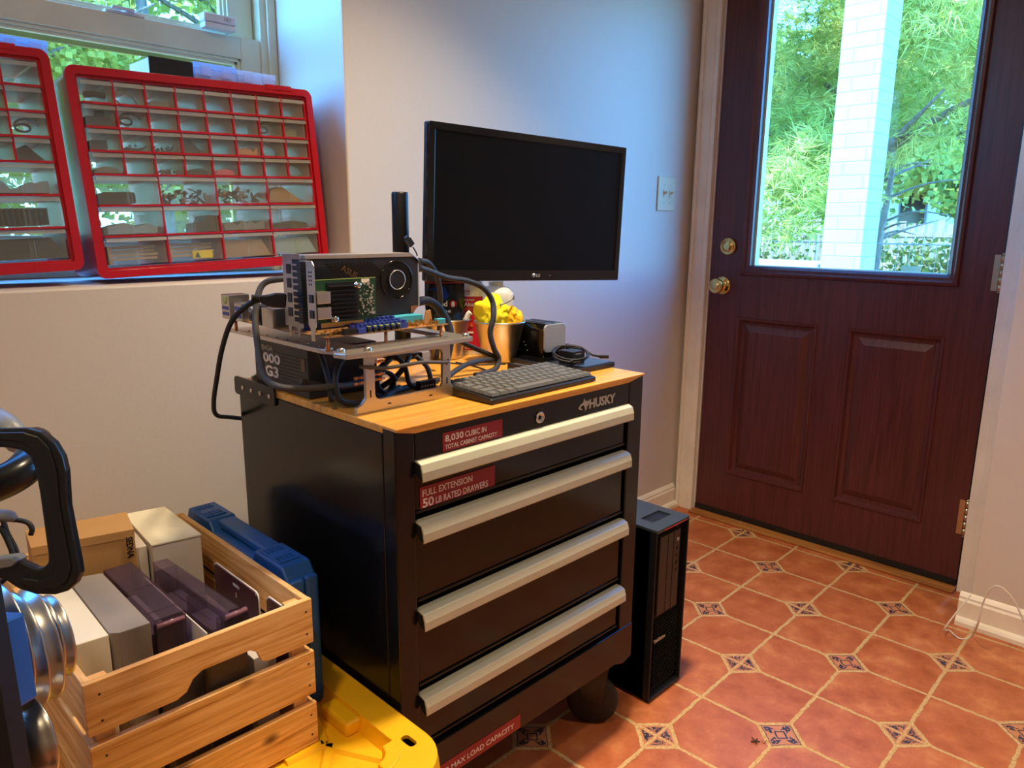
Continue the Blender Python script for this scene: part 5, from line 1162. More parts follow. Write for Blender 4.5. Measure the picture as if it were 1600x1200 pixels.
# foil bag standing in the left bucket
fwd = Vector((0.72, 0.69, 0)).normalized(); rgt = Vector((0.69, -0.72, 0)).normalized(); bc = Vector((1.066, 1.262, 0))
bg = thing('foil_bag', 'glossy black foil bag with a red circled 8 standing in the left bucket', 'bag', (bc.x, bc.y, TB + 0.008))
mb = MB(); N1, N2 = 18, 18; fr_i = []; bk_i = []
from mathutils import noise as _nz
for s_g in (-1, 1):
    g_ = []
    for i in range(N1 + 1):
        r_ = []
        for j in range(N2 + 1):
            u = -1 + 2 * i / N1; v = j / N2; z = TB + 0.012 + v * 0.163; wdt = 0.030 + 0.014 * min(1, v * 1.6)
            th = 0.012 * (1 - abs(u) ** 3) * (1 - v ** 3) + 0.004 * _nz.noise(Vector((u * 2.5, v * 4, s_g * 3)))
            p = bc + rgt * (u * wdt) + fwd * (s_g * th); r_.append(mb.pt((p.x, p.y, z)))
        g_.append(r_)
    mb.smooth = True
    for i in range(N1):
        for j in range(N2): mb.face((g_[i][j], g_[i + 1][j], g_[i + 1][j + 1], g_[i][j + 1]))
bgo = part(mb, 'bag_body', M['bag'], bg)
def onbag(u, z, d=0.0145): p = bc + rgt * u - fwd * d; return Vector((p.x, p.y, z))
mb = MB(); mb.poly([onbag(-.036, .951, .013), onbag(-.01, .958, .014), onbag(.004, .955, .014), onbag(.012, .938, .014), onbag(.002, .928, .0145), onbag(-.006, .945, .0142)]); part(mb, 'blue_print', M['bagblue'], bg)
part(MB().obox(onbag(0, 0.966, 0.0085), rgt, fwd, EZ, 0.042, 0.0008, 0.0012), 'red_tear_line', M['sred'], bg)
cd = part(MB().lathe([(0.0085, 0), (0.0, 0.0003)], onbag(0.0205, 0.920), fwd * -1, 32), 'red_disc', M['red'], bg)
text('8', 0.0150, M['white'], 'lettering', bg, frame(onbag(0.0163, 0.9148, 0.0152), rgt, EZ), bold=0.03)
text('nd', 0.0165, M['white'], 'lettering', bg, frame(onbag(-0.0085, 0.9150, 0.0152), rgt, EZ), bold=0.02)
text('10,140', 0.0080, M['white'], 'lettering', bg, frame(onbag(-0.006, 0.9010, 0.0152), rgt, EZ), bold=0.01)
# rubbing-alcohol bottle (flat oval)
al = thing('alcohol_bottle', 'white rubbing alcohol bottle with a red label between the buckets', 'bottle', (1.128, 1.262, TB)); ac = Vector((1.131, 1.240, 0))
def oval(mb, prof, c, ux, uy, n=36, a=1, b=1, smooth=True):
    rings = []; mb.smooth = smooth
    for rx, ry, z in prof: rings.append([mb.pt(c + ux * (rx * cos(2 * pi * k / n)) + uy * (ry * sin(2 * pi * k / n)) + EZ * z) for k in range(n)])
    for A, B in zip(rings, rings[1:]):
        for k in range(n): mb.face((A[k], A[(k + 1) % n], B[(k + 1) % n], B[k]))
    mb.smooth = False; mb.face(rings[0][::-1]); mb.face(rings[-1]); return mb
part(oval(MB(), [(0.022, 0.014, TB), (0.024, 0.015, TB + 0.004), (0.024, 0.015, 0.953), (0.022, 0.014, 0.965), (0.010, 0.009, 0.974), (0.010, 0.009, 0.980)], ac, rgt, fwd), 'bottle_body', M['wplast'], al)
part(oval(MB(), [(0.012, 0.012, 0.979), (0.012, 0.012, 0.996)], ac, rgt, fwd), 'cap', M['wplast'], al, bevel=.001)
mb = MB(); mb.smooth = True; ks = range(-9, 10)
A = [mb.pt(ac + rgt * (0.02435 * sin(radians(k * 8))) - fwd * (0.0154 * cos(radians(k * 8))) + EZ * 0.812) for k in ks]; B = [mb.pt(ac + rgt * (0.02435 * sin(radians(k * 8))) - fwd * (0.0154 * cos(radians(k * 8))) + EZ * 0.934) for k in ks]
for i in range(len(A) - 1): mb.face((A[i], A[i + 1], B[i + 1], B[i]))
lb = part(mb, 'red_label', M['labelred'], al)
def tal(s, sz, u, z, m, b=.01): text(s, sz, m, 'lettering', al, frame(ac + rgt * u - fwd * 0.0162 + EZ * z, rgt, EZ), bold=b)
tal('CVS', 0.0075, -0.019, 0.943, M['labelred'], .03); tal('Health', 0.0050, -0.019, 0.9375, M['greyp']); tal('Isopropyl', 0.0060, -0.0185, 0.925, M['white']); tal('Alcohol', 0.0125, -0.0185, 0.9125, M['white'], .025); tal('antiseptic', 0.0065, -0.0185, 0.9055, M['orange']); tal('91%', 0.0105, -0.0165, 0.866, M['orange'], .03)
tal('32 FL OZ', 0.0055, -0.0185, 0.816, M['white'])
part(MB().obox(ac + rgt * -0.008 - fwd * 0.0160 + EZ * 0.853, rgt, fwd, EZ, 0.010, 0.0003, 0.002), 'white_bar', M['white'], al)
# white jug with sloping shoulders
jg = thing('plastic_jug', 'cloudy white plastic jug standing behind the towel bucket', 'jug', (1.186, 1.215, TB)); jc = Vector((1.186, 1.222, 0))
def rr3(hx, hy, z): return [(a, b, z) for a, b in rrect(-hx, hx, -hy, hy, min(hx, hy) * .45, 5)]
mb = MB(); mb.smooth = True; rings = []
for hx, hy, z in ((0.040, 0.034, TB), (0.042, 0.036, TB + .005), (0.042, 0.034, 0.925), (0.041, 0.033, 0.938), (0.030, 0.024, 0.951), (0.016, 0.015, 0.955), (0.014, 0.014, 0.957)):
    rings.append([mb.pt(jc + rgt * a + fwd * b + EZ * z) for a, b, _ in rr3(hx, hy, z)])
for A, B in zip(rings, rings[1:]):
    for k in range(len(A)): mb.face((A[k], A[(k + 1) % len(A)], B[(k + 1) % len(A)], B[k]))
mb.smooth = False; mb.face(rings[0][::-1]); mb.face(rings[-1]); part(mb, 'jug_body', M['jug'], jg)
part(MB().lathe([(0.017, 0.9565), (0.017, 0.965)], jc, EZ, 24), 'cap', M['wplast'], jg, bevel=.001)
# white handle tip between bucket and bottle
mb = MB(); mb.tube(spline([(1.092, 1.222, 0.882), (1.096, 1.218, 0.896), (1.100, 1.214, 0.902)], 4), 0.006, 10); tag(mb.build('brush_handle', M['wplast']), 'white handle tip poking out of the left bucket', 'brush')

# drive dock, slab, coil, adapter
dk = thing('drive_dock', 'black and silver drive dock standing at the back right of the top', 'drive dock', (1.20, 1.09, TB + 0.012), rz=radians(3))
dk.location.z = TB + 0.012
DX_0, DX_1, DY0, DY1, DZ0, DZ1 = 1.166, 1.236, 1.052, 1.145, TB + 0.012, 0.884
mb = MB(); mb.prism([(DX_0, DZ0), (DX_1, DZ0), (DX_1, DZ1 - .006), (DX_1 - .006, DZ1), (DX_0 + .010, DZ1), (DX_0, DZ1 - .014)], lambda u, v, h: (u, h, v), DY0 + .002, DY1)
part(mb, 'dock_body', M['blackgl'], dk, bevel=0.003, seg=3)
mb = MB(); mb.prism(rrect(DX_0 + 0.0005, DX_1 - 0.0005, DZ0 + 0.010, DZ1 - .001, 0.010, 5), lambda u, v, h: (u, h, v), DY0 - 0.001, DY0 + .004); part(mb, 'silver_side', M['silver'], dk, bevel=0.0015)
for k in range(2): part(MB().box(DX_0 + .018 + k * .024, DX_0 + .030 + k * .024, DY0 + .016, DY1 - .012, DZ1 - 0.001, DZ1 + 0.0006), 'drive_slot', M['darkgap'], dk)
text('dual dock', 0.006, M['silverprint'], 'lettering', dk, frame((DX_0 - .0008, DY1 - .020, DZ1 - .022), (0, -1, 0), EZ))
bpy.data.objects.remove([o for o in bpy.data.objects if o.parent == dk and o.name.startswith('lettering')][0])
for y, z in ((1.11, .840), (1.105, .833), (1.122, .822), (1.10, .822)): part(MB().box(DX_0 - .0006, DX_0 + .002, y, y + .003, z, z + .0016), 'status_light', M['silverprint'], dk)
sl = thing('tablet_slab', 'flat black tablet lying at the back right corner of the wooden top', 'tablet', (1.18, 1.03, TB))
part(MB().box(1.118, 1.246, 0.922, 1.165, TB + 0.0005, TB + 0.0115), 'slab_body', M['blackpl'], sl, bevel=0.002); part(MB().box(1.122, 1.242, 0.926, 1.161, TB + 0.0115, TB + 0.0120), 'slab_glass', M['blackgl'], sl)
bx_ = thing('small_black_box', 'small black box on the tablet inside the cable coil', 'box', (1.215, 1.0, TB + .012)); part(MB().box(1.195, 1.235, 0.995, 1.035, TB + .0122, TB + .028), 'box_body', M['blackpl'], bx_, bevel=.001); part(MB().box(1.203, 1.222, 0.9945, 0.995, TB + .022, TB + .024), 'print_line', M['silverprint'], bx_)
cc = Vector((1.175, 0.985, TB + 0.0255)); pts = []
for i in range(0, 150):
    a = i * 2 * pi / 42 + 2.4; rr = 0.036 + 0.002 * sin(i * .37); tilt = 0.010 * sin(a + 0.8)
    pts.append(cc + Vector((cos(a) * rr, sin(a) * rr, tilt + 0.002 * sin(i * .11) + i * 0.00004)))
pts += [pts[-1] + Vector((0.006, -0.014, -.008)), pts[-1] + Vector((0.014, -0.028, -.011))]
co = thing('coiled_cable', 'coiled black cable lying on the tablet beside the keyboard', 'cable', (cc.x, cc.y, TB + .012))
part(MB().tube(pts, 0.0022, 8), 'cord', M['rubber'], co)
e_ = pts[-1]; part(MB().obox(e_ + Vector((.006, -.006, 0)), Vector((.7, -.7, 0)), Vector((.7, .7, 0)), EZ, .010, .0045, .003), 'plug', M['blackpl'], co, bevel=.001)
for a in (0.9, 3.9): part(MB().lathe([(0.006, -0.003), (0.006, 0.003)], cc + Vector((cos(a) * .036, sin(a) * .036, .010 * sin(a + .8) + .003)), Vector((-sin(a), cos(a), 0)), 14), 'velcro_tie', M['blackpl'], co)
ad = thing('small_adapter', 'small black adapter stick on the wood behind the keyboard', 'adapter', (1.085, 1.045, TB))
ad_a, ad_b = at(797, 571, z=TB + .006), at(832, 577, z=TB + .006); dd_ = (ad_b - ad_a).normalized()
part(MB().obox((ad_a + ad_b) / 2, dd_, dd_.cross(EZ), EZ, (ad_b - ad_a).length / 2, 0.009, 0.0055), 'adapter_body', M['blackpl'], ad, bevel=.001)
part(MB().obox((ad_a + ad_b) / 2 + EZ * .0057, dd_, dd_.cross(EZ), EZ, (ad_b - ad_a).length * .3, 0.001, 0.0003), 'print_line', M['silverprint'], ad)
# ================================================================ YELLOW-LIDDED TOTE
LX0, LX1, LY0, LY1, LT, LF = 0.108, 0.607, 0.70, 1.455, 0.345, 0.3205
to = thing('storage_tote', 'storage tote with a ribbed yellow lid carrying the pine crate', 'storage tote', ((LX0 + LX1) / 2, (LY0 + LY1) / 2, 0))
mb = MB(); o_ = rrect(LX0, LX1, LY0, LY1, 0.070, 8); R1 = rrect(LX0 + .048, LX1 - .046, LY0 + .05, LY1 - .05, 0.045, 8)
slots = [rrect(LX1 - .036, LX1 - .022, LY0 + .062, LY0 + .090, 0.006, 3), rrect(LX0 + .022, LX0 + .036, LY0 + .062, LY0 + .090, 0.006, 3)]
mb.prism(o_, lambda u, v, h: (u, v, h), LT - 0.006, LT, holes=[R1] + slots)
lid = part(mb, 'lid_rim', M['yellow'], to, bevel=0.004, seg=3)
mb = MB(); mb.prism(rrect(LX0 + .05, LX1 - .05, LY0 + .052, LY1 - .052, 0.043, 8), lambda u, v, h: (u, v, h), LF - 0.004, LF)
n = len(R1); A = [mb.pt((u, v, LT - .003)) for u, v in R1]; R2 = rrect(LX0 + .054, LX1 - .054, LY0 + .056, LY1 - .056, 0.040, 8); B = [mb.pt((u, v, LF - .001)) for u, v in R2]
for i in range(n): mb.face((A[i], A[(i + 1) % n], B[(i + 1) % n], B[i]))
part(mb, 'lid_panel', M['yellow'], to)
mb = MB(); oo = rrect(LX0 - .002, LX1 + .002, LY0 - .002, LY1 + .002, 0.072, 8); o3 = rrect(LX0 - .006, LX1 + .006, LY0 - .006, LY1 + .006, 0.074, 8); m_ = len(oo)
A = [mb.pt((u, v, LT - .001)) for u, v in o_]; B = [mb.pt((u, v, LT - .012)) for u, v in oo]; C_ = [mb.pt((u, v, LT - .055)) for u, v in o3]; mb.smooth = True
for i in range(m_): mb.face((A[i], A[(i + 1) % m_], B[(i + 1) % m_], B[i])); mb.face((B[i], B[(i + 1) % m_], C_[(i + 1) % m_], C_[i]))
part(mb, 'lid_skirt', M['yellow'], to)
def rib(a, b, w=0.010):
    a, b = Vector((a[0], a[1], LF)), Vector((b[0], b[1], LF)); d = b - a; L = d.length; d.normalize(); s = d.cross(EZ)
    mb = MB(); mb.prism([(-w, -0.001), (w, -0.001), (w * .5, 0.0055), (-w * .5, 0.0055)], lambda u, v, h: a + d * h + s * u + EZ * v, 0, L); part(mb, 'lid_rib', M['yellow'], to)
rib((0.552, 0.78), (0.500, 0.88)); rib((0.500, 0.88), (0.548, 1.02)); rib((0.505, 0.875), (0.42, 0.77)); rib((0.500, 0.885), (0.44, 0.889)); rib((0.548, 1.02), (0.53, 1.12)); rib((0.42, 0.77), (0.30, 0.80)); rib((0.30, 0.80), (0.18, 0.77))
for yb in (0.905,): part(MB().box(0.532, LX1 - .046, yb - 0.034, yb + 0.040, LF - .001, LT - 0.001), 'lid_stub', M['yellow'], to, bevel=0.006, seg=3)
# corner bumper
cx_, cy_ = LX1 - .095, LY0 + .095
mb = MB(); a_o = arc(cx_, cy_, 0.048, -80, -10, 8) if False else arc(LX1 - .090, LY0 + .092, 0.047, -92, 2, 9); a_i = arc(LX1 - .090, LY0 + .092, 0.024, 2, -92, 9)
mb.prism(a_o + a_i, lambda u, v, h: (u, v, h), LF - .001, LT + 0.002); part(mb, 'corner_bumper', M['yellow'], to, bevel=0.003, seg=3)
mb = MB(); q0 = rrect(LX0 + .012, LX1 - .012, LY0 + .012, LY1 - .012, 0.06, 6); q1 = rrect(LX0 + .045, LX1 - .045, LY0 + .045, LY1 - .045, 0.05, 6); mb.smooth = True
A = [mb.pt((u, v, LT - .012)) for u, v in q0]; B = [mb.pt((u, v, 0.0)) for u, v in q1]
for i in range(len(q0)): mb.face((A[i], A[(i + 1) % len(q0)], B[(i + 1) % len(q0)], B[i]))
mb.smooth = False; mb.face(B); part(mb, 'tote_body', M['blackpl'], to)

# ================================================================ BLUE CASE
bc_ = thing('blue_tool_case', 'blue plastic carrying case standing upright between crate and cabinet', 'case', (0.53, 1.17, LF + .003))
BX0, BX1, BY0, BY1, BZ0, BZ1 = 0.503, 0.559, 0.975, 1.362, LF + 0.001, 0.548
xm = (BX0 + BX1) / 2 + .004
part(MB().box(BX0, xm, BY0, BY1, BZ0, BZ1), 'left_shell', M['blue'], bc_, bevel=0.006, seg=3); part(MB().box(xm + .0006, BX1, BY0 + .001, BY1 - .001, BZ0, BZ1), 'right_shell', M['blue'], bc_, bevel=0.006, seg=3)
for y0, y1, lab in ((1.012, 1.078, 'latch'), (1.275, 1.340, 'latch')):
    lt = part(MB().prism([(y0 - .030, BZ1 - .004), (y1 + .020, BZ1 - .004), (y1 + .010, BZ1 + .018), (y0 - .012, BZ1 + .018)], lambda u, v, h: (h, u, v), BX0 + .004, BX1 - .001), lab, M['blue'], bc_, bevel=0.004, seg=3)
    mb = MB(); mb.box(BX0 + .008, BX1 - .012, y0, y1, BZ1 + .017, BZ1 + .0205)
    mb2 = subpart(mb, 'latch_plate', M['blue'], lt, bevel=.0008); mb = MB()
    for i in range(3):
        for j in range(4):
            for yy in (y0 + .006, y1 - .022): mb.box(BX0 + .011 + j * .0078, BX0 + .0160 + j * .0078, yy + i * .006, yy + .0038 + i * .006, BZ1 + .0200, BZ1 + .0220)
    part(mb, 'grip_studs', M['blue'], bc_)
part(MB().box(BX0 + .020, BX1 - .003, 1.085, 1.262, BZ1 + .001, BZ1 + .016), 'carry_handle', M['blue'], bc_, bevel=0.005, seg=3)

# ================================================================ PINE CRATE
cr = thing('wooden_crate', 'pine slat crate full of boxes standing on the yellow lid', 'crate', (0.3465, 1.118, LF + .003))
QX0, QX1, QY0, QY1, QZ0, QZT = 0.197, 0.496, 0.890, 1.346, LF + .003, 0.561
sl_z = ((0.492, 0.561), (0.409, 0.478), (0.327, 0.394)); TH = 0.009
def pine(mb, name): return part(mb, name, M['pine'], cr, bevel=0.0012)
for i, (z0, z1) in enumerate(sl_z):
    for y0 in (QY0, QY1 - TH):
        mb = MB()
        if i == 0:
            mb.prism([(QX0, z0), (0.300, z0), (0.313, z0 + .006), (0.322, z0 + .020), (0.334, z0 + .027), (0.400, z0 + .027), (0.410, z0 + .020), (0.416, z0 + .004), (0.425, z0), (QX1, z0), (QX1, z1), (QX0, z1)], lambda u, v, h: (u, h, v), y0, y0 + TH)
        else: mb.box(QX0, QX1, y0, y0 + TH, z0, z1)
        s = pine(mb, 'end_slat')
        if y0 == QY0:
            for xx in (QX0 + .017, QX1 - .010):
                for zz in (z0 + .016, z1 - .018): subpart(MB().lathe([(0.0018, 0), (0.0012, 0.0004), (0, 0.0003)], (xx, y0, zz), (0, -1, 0), 8), 'nail_head', M['blackpl'], s)
sm_ = M['pine2'] = wood('crate_pine_lengthwise', [(0.28, lin('#a4662c')), (0.42, lin('#d8a159')), (0.6, lin('#eec283')), (0.85, lin('#f8dca6'))], (14, 1.4, 20), 0.55, 0.12, dist=2.2)
for i, (z0, z1) in enumerate(sl_z):
    for x0 in (QX0 + .001, QX1 - TH - .001): part(MB().box(x0, x0 + TH, QY0 + TH, QY1 - TH, z0, z1), 'side_slat', sm_, cr, bevel=.0012)
for x0 in (QX0 + .010, QX1 - .010 - .022):
    for y0 in (QY0 + TH, QY1 - TH - .020): pine(MB().box(x0, x0 + .022, y0, y0 + .020, QZ0, QZT - .006), 'corner_post')
for k in range(4): pine(MB().box(QX0 + .010 + k * .072, QX0 + .070 + k * .072, QY0 + .03, QY1 - .03, QZ0, QZ0 + .008), 'bottom_slat')

# ---------------------------------------------------------------- crate contents
def solid(name, label, cat, m, top, z_top, z_bot, bevel=.001, group=None):
    """box whose top corners are given as plan points"""
    mb = MB(); mb.prism(top, lambda u, v, h: (u, v, h), z_bot, z_top); return tag(mb.build(name, m, bevel=bevel), label, cat, group)
CB = QZ0 + .009
# brown cardboard box (front face a little lower than the flap on top)
bb2 = thing('cardboard_box', 'brown cardboard box with vertical black lettering at the back of the crate', 'cardboard box', (0.30, 1.25, CB))
A0, A1, A2, A3 = Vector((0.226, 1.212, 0)), Vector((0.358, 1.180, 0)), Vector((0.374, 1.262, 0)), Vector((0.236, 1.290, 0))
tz_ = 0.620
mb = MB(); mb.prism([(p.x, p.y) for p in (A0, A1, A2, A3)], lambda u, v, h: (u, v, h), CB, tz_ - .004); part(mb, 'box_body', M['card'], bb2, bevel=.001)
ex = (A1 - A0).normalized(); ey = Vector((-ex.y, ex.x, 0))
mb = MB(); mb.prism([(p.x, p.y) for p in (A0 - ey * .0012, A1 - ey * .0012, A2, A3)], lambda u, v, h: (u, v, h), tz_ - .004, tz_); mb.obox((A0 + A1) / 2 - ey * .0008 + EZ * (tz_ - .007), ex, ey, EZ, (A1 - A0).length / 2, .0007, .006); part(mb, 'lid_flap', M['card'], bb2)
pl_ = part(MB().obox(A0 + ex * 0.128 - ey * .0014 + EZ * 0.593, ex, ey, EZ, .0065, .0003, .0165), 'print_block', M['card'], bb2)
text('SEDNA', 0.0128, M['darkgap'], 'lettering', bb2, frame(A0 + ex * 0.1235 - ey * .0018 + EZ * 0.6090, (0, 0, -1), ex), bold=.03, sx=.84)
bpy.data.objects[pl_.name].data.materials[0] = M['card']
solid('white_carton', 'white carton with a domed cream lid at the back right of the crate', 'carton', M['whitecard'], [(0.380, 1.172), (0.452, 1.160), (0.456, 1.325), (0.392, 1.335)], 0.586, CB)
solid('carton_lid_sheet', 'cream lid sheet on the back right carton', 'lid', M['cream'], [(0.378, 1.170), (0.453, 1.158), (0.457, 1.326), (0.391, 1.337)], 0.5895, 0.5865, .0008)
solid('narrow_carton', 'narrow upright white carton squeezed beside the brown box', 'carton', M['whitecard'], [(0.361, 1.192), (0.377, 1.189), (0.389, 1.300), (0.378, 1.300)], 0.583, CB)
solid('cream_carton', 'long cream carton at the front left of the crate, beside the metal bowls', 'carton', M['cream'], [(0.211, 0.967), (0.250, 0.964), (0.256, 1.185), (0.214, 1.195)], 0.574, CB)
solid('grey_carton', 'grey carton with a cut-off edge between the cream carton and the clear case', 'carton', M['greycard'], [(0.2525, 0.972), (0.262, 0.964), (0.300, 0.962), (0.302, 1.160), (0.2585, 1.175)], 0.572, CB)
# smoky see-through case with an inner tray
def smoky(name, label, x0, x1, y0, y1, z0, z1, rz, roof=False):
    c = thing(name, label, 'plastic case', ((x0 + x1) / 2, (y0 + y1) / 2, z0)); mb = MB(); t = .0015; cx, cy = (x0 + x1) / 2, (y0 + y1) / 2
    Rm = Matrix.Translation((cx, cy, 0)) @ Matrix.Rotation(rz, 4, 'Z') @ Matrix.Translation((-cx, -cy, 0)); mb.M = Rm
    if not roof:
        for a in ((x0, x0 + t, y0, y1, z0, z1), (x1 - t, x1, y0, y1, z0, z1), (x0, x1, y0, y0 + t, z0, z1), (x0, x1, y1 - t, y1, z0, z1), (x0, x1, y0, y1, z1 - t, z1), (x0, x1, y0, y1, z0, z0 + t)): mb.box(*a)
    else:
        pr = [(x0, z0), (x1, z0), (x1, z1 - .016), (x0 + (x1 - x0) * .62, z1 - .001), (x0, z1)]; ins = [(x0 + t, z0 + t), (x1 - t, z0 + t), (x1 - t, z1 - .017), (x0 + (x1 - x0) * .6, z1 - .003), (x0 + t, z1 - .002)]
        mb.prism(pr, lambda u, v, h: (u, h, v), y0, y1, holes=[ins]); mb.box(x0, x1, y0, y0 + t, z0, z1 - .016); mb.box(x0, x1, y1 - t, y1, z0, z1 - .016)
    part(mb, 'case_shell', M['smoke'], c)
    def P(mb2, nm, m): mb2.M = Rm; mb3 = mb2; return part(mb3, nm, m, c)
    def pb(a, nm, m):
        q = MB(); q.M = Rm; q.box(*a); return part(q, nm, m, c)
    for yy in (y0 + (y1 - y0) * .12, y0 + (y1 - y0) * .52): pb((x0, x1, yy, yy + .0012, z1 - .0004, z1 + .0008) if not roof else (x0 + .002, x1 - .004, yy, yy + .0016, z0 + .01, z1 - .02), 'cross_rib', M['smoke'])
    pb((x0 + .004, x1 - .004, y0 + .004, y0 + .020, z0 + .004, z0 + (z1 - z0) * .75), 'inner_tray', M['blackgl'])
    pb((x0 + .005, x1 - .005, y0 + .05, y1 - .02, z0 + .003, z0 + .02), 'inner_tray', M['greyp'])
    q = MB(); q.M = Rm; q.tube([(x0 + .002, y0 + .002, z1 - .010), (x1 - .002, y0 + .002, z1 - .010)], .004, 10); part(q, 'hinge_barrel', plain('rosy_smoke_' + name, '#8a6478', .2), c)
    for k in range(3):
        q = MB(); q.M = Rm; q.obox((x0 + (x1 - x0) * (.3 + .22 * k), y0 + .03, z0 + (z1 - z0) * .6), Vector((.8, .2, .5)).normalized(), Vector((-.2, .9, 0)).normalized(), Vector((-.5, 0, .8)).normalized(), .005, .002, .0016); part(q, 'clip', M['white'], c)
    for zf_ in (z0 + (z1 - z0) * .35, z0 + (z1 - z0) * .6): pb((x0 - .0006, x0 + .0008, y0 + .04, y1 - .05, zf_, zf_ + .002), 'side_ridge', M['smoke'])
    return c
smoky('clear_case', 'smoky see-through plastic case in the middle front of the crate', 0.3055, 0.346, 0.962, 1.168, 0.506, 0.572, radians(0))
smoky('ridged_clear_case', 'smoky see-through case with a sloping top right of the middle one', 0.376, 0.412, 0.925, 1.150, 0.500, 0.570, radians(3), roof=True)
solid('filler_carton', 'dark grey carton deep in the crate under the smoky cases', 'carton', plain('dim_carton', '#6a625c', .7), [(0.305, 0.93), (0.41, 0.93), (0.41, 1.16), (0.305, 1.16)], 0.498, CB)
solid('glossy_sheet', 'thin pale sheet standing between the two smoky cases', 'sheet', M['whitecard'], [(0.357, 0.925), (0.3585, 0.925), (0.3585, 1.15), (0.357, 1.15)], 0.548, 0.4985, .0)
def card(x, y0, y1, z0, z1, label, hole=True):
    c = thing('hang_card', label, 'card package', (x, (y0 + y1) / 2, z0)); mb = MB(); hs = [rrect((y0 + y1) / 2 - .015, (y0 + y1) / 2 + .010, z1 - .016, z1 - .009, .003, 3)] if hole else None
    mb.prism(rrect(y0, y1, z0, z1, .010, 4), lambda u, v, h: (h, u, v), x, x + .0012, holes=hs); part(mb, 'card_face', M['maroon'], c)
    mb = MB(); mb.prism(rrect(y0 - .002, y1 + .002, z0, z1 + .0018, .011, 4), lambda u, v, h: (h, u, v), x + .0013, x + .0030); part(mb, 'card_back', M['white'], c)
    if hole: part(MB().box(x - .0005, x, (y0 + y1) / 2 - .004, (y0 + y1) / 2 - .002, z1 - .032, z1 - .024), 'print_mark', M['white'], c)
card(0.452, 0.970, 1.118, 0.40, 0.553, 'maroon hanging card with a slot, along the right side of the crate'); card(0.462, 0.905, 0.962, 0.40, 0.549, 'second maroon card tucked into the front right corner of the crate', False)
solid('white_box', 'white box seen through the right front slats of the crate', 'box', M['whitecard'], [(0.415, 0.915), (0.449, 0.915), (0.449, 1.15), (0.415, 1.15)], 0.488, CB)
wb = [o for o in bpy.data.objects if o.name == 'white_box'][0]
text('6.', 0.020, M['darkgap'], 'lettering', wb, frame((0.4325, 0.9145, 0.402), (0, 0, 1), (-1, 0, 0)), bold=.02); text('in', 0.010, M['darkgap'], 'lettering', wb, frame((0.424, 0.9145, 0.402), (0, 0, 1), (-1, 0, 0)), bold=.02)
solid('dark_gadget', 'dark grey box seen through the middle front slats of the crate', 'box', plain('dark_brown_box', '#3a302c', .4), [(0.345, 0.905), (0.405, 0.905), (0.405, 0.922), (0.345, 0.922)], 0.515, 0.335, .006)
text_o = None

# ================================================================ LEFT FOREGROUND
def far(px, py, t):
    d = _fw + CR * ((px - 800) / F_PX) - CU * ((py - 600) / F_PX); return Vector((0, 0, CAM_H)) + d * t
# C clamp: built in its own upright plane
CT_ = 0.60; co_ = far(60, 800, CT_); cu_ = (CR * .985 + _fw * .17).normalized(); cv_ = (CU * 1.0).normalized(); cw_ = cu_.cross(cv_).normalized(); kpx = CT_ / F_PX
def cp(px, py, h): return co_ + cu_ * ((px - 60) * kpx) + cv_ * (-(py - 800) * kpx) + cw_ * h
cl = thing('spring_clamp', 'big black nylon clamp hooked over the dark pipe at the left edge', 'clamp', cp(60, 925, 0))
outer = [(-60, 668), (48, 668), (68, 674), (86, 690), (98, 712), (103, 735), (106, 790), (122, 880), (124, 896), (118, 912), (106, 923), (88, 928), (60, 926), (36, 916), (15, 900), (-30, 892), (-30, 876), (5, 868), (30, 868), (42, 876), (60, 886), (70, 886), (78, 878), (78, 866), (66, 770), (60, 735), (52, 712), (40, 702), (20, 698), (-60, 694)]
mb = MB(); mb.prism(outer, lambda u, v, h: cp(u, v, h), -0.006, 0.006); cf = part(mb, 'clamp_frame', M['clampb'], cl, bevel=0.0022, seg=3)
inner = [(-50, 674), (46, 674), (66, 681), (82, 700), (92, 735), (96, 790), (112, 885), (108, 905), (92, 918), (62, 916), (40, 906), (44, 898), (66, 903), (84, 897), (92, 884), (90, 866), (78, 790), (72, 735), (62, 706), (46, 690), (20, 686), (-50, 684)]
mb = MB(); mb.prism(inner, lambda u, v, h: cp(u, v, h), -0.0085, 0.0085); subpart(mb, 'frame_web', M['clampb'], cf, bevel=0.001)
mb = MB(); mb.prism([(-20, 876), (2, 868), (30, 866), (38, 872), (30, 880), (2, 884), (-20, 886)], lambda u, v, h: cp(u, v, h), -0.010, 0.010); part(mb, 'clamp_pad', M['padgrey'], cl, bevel=0.001)
# pipes / rail of the stand the clamp hangs on
pp = thing('pipe_rail', 'dark bent steel pipe at the left edge that the clamp hooks over', 'pipe', far(-40, 760, .62))
part(MB().tube(spline([far(-330, 830, .60), far(-160, 800, .60), far(-60, 775, .62), far(0, 755, .64), (far(35, 735, .66)), far(52, 712, .69), far(56, 690, .73)], 6), 0.0150, 18), 'pipe', plain('dark_steel_pipe', '#2a2c2e', .25, .7), pp)
part(MB().tube([far(-325, 830, .60) - EZ * 0.004, Vector((far(-325, 830, .60).x, far(-325, 830, .60).y, 0.0))], 0.0150, 18), 'post', M['pole'], pp)
part(MB().tube([far(-60, 625, .80), far(10, 665, .78), far(30, 690, .76)], 0.013, 14), 'cross_pipe', M['greyp'], pp)
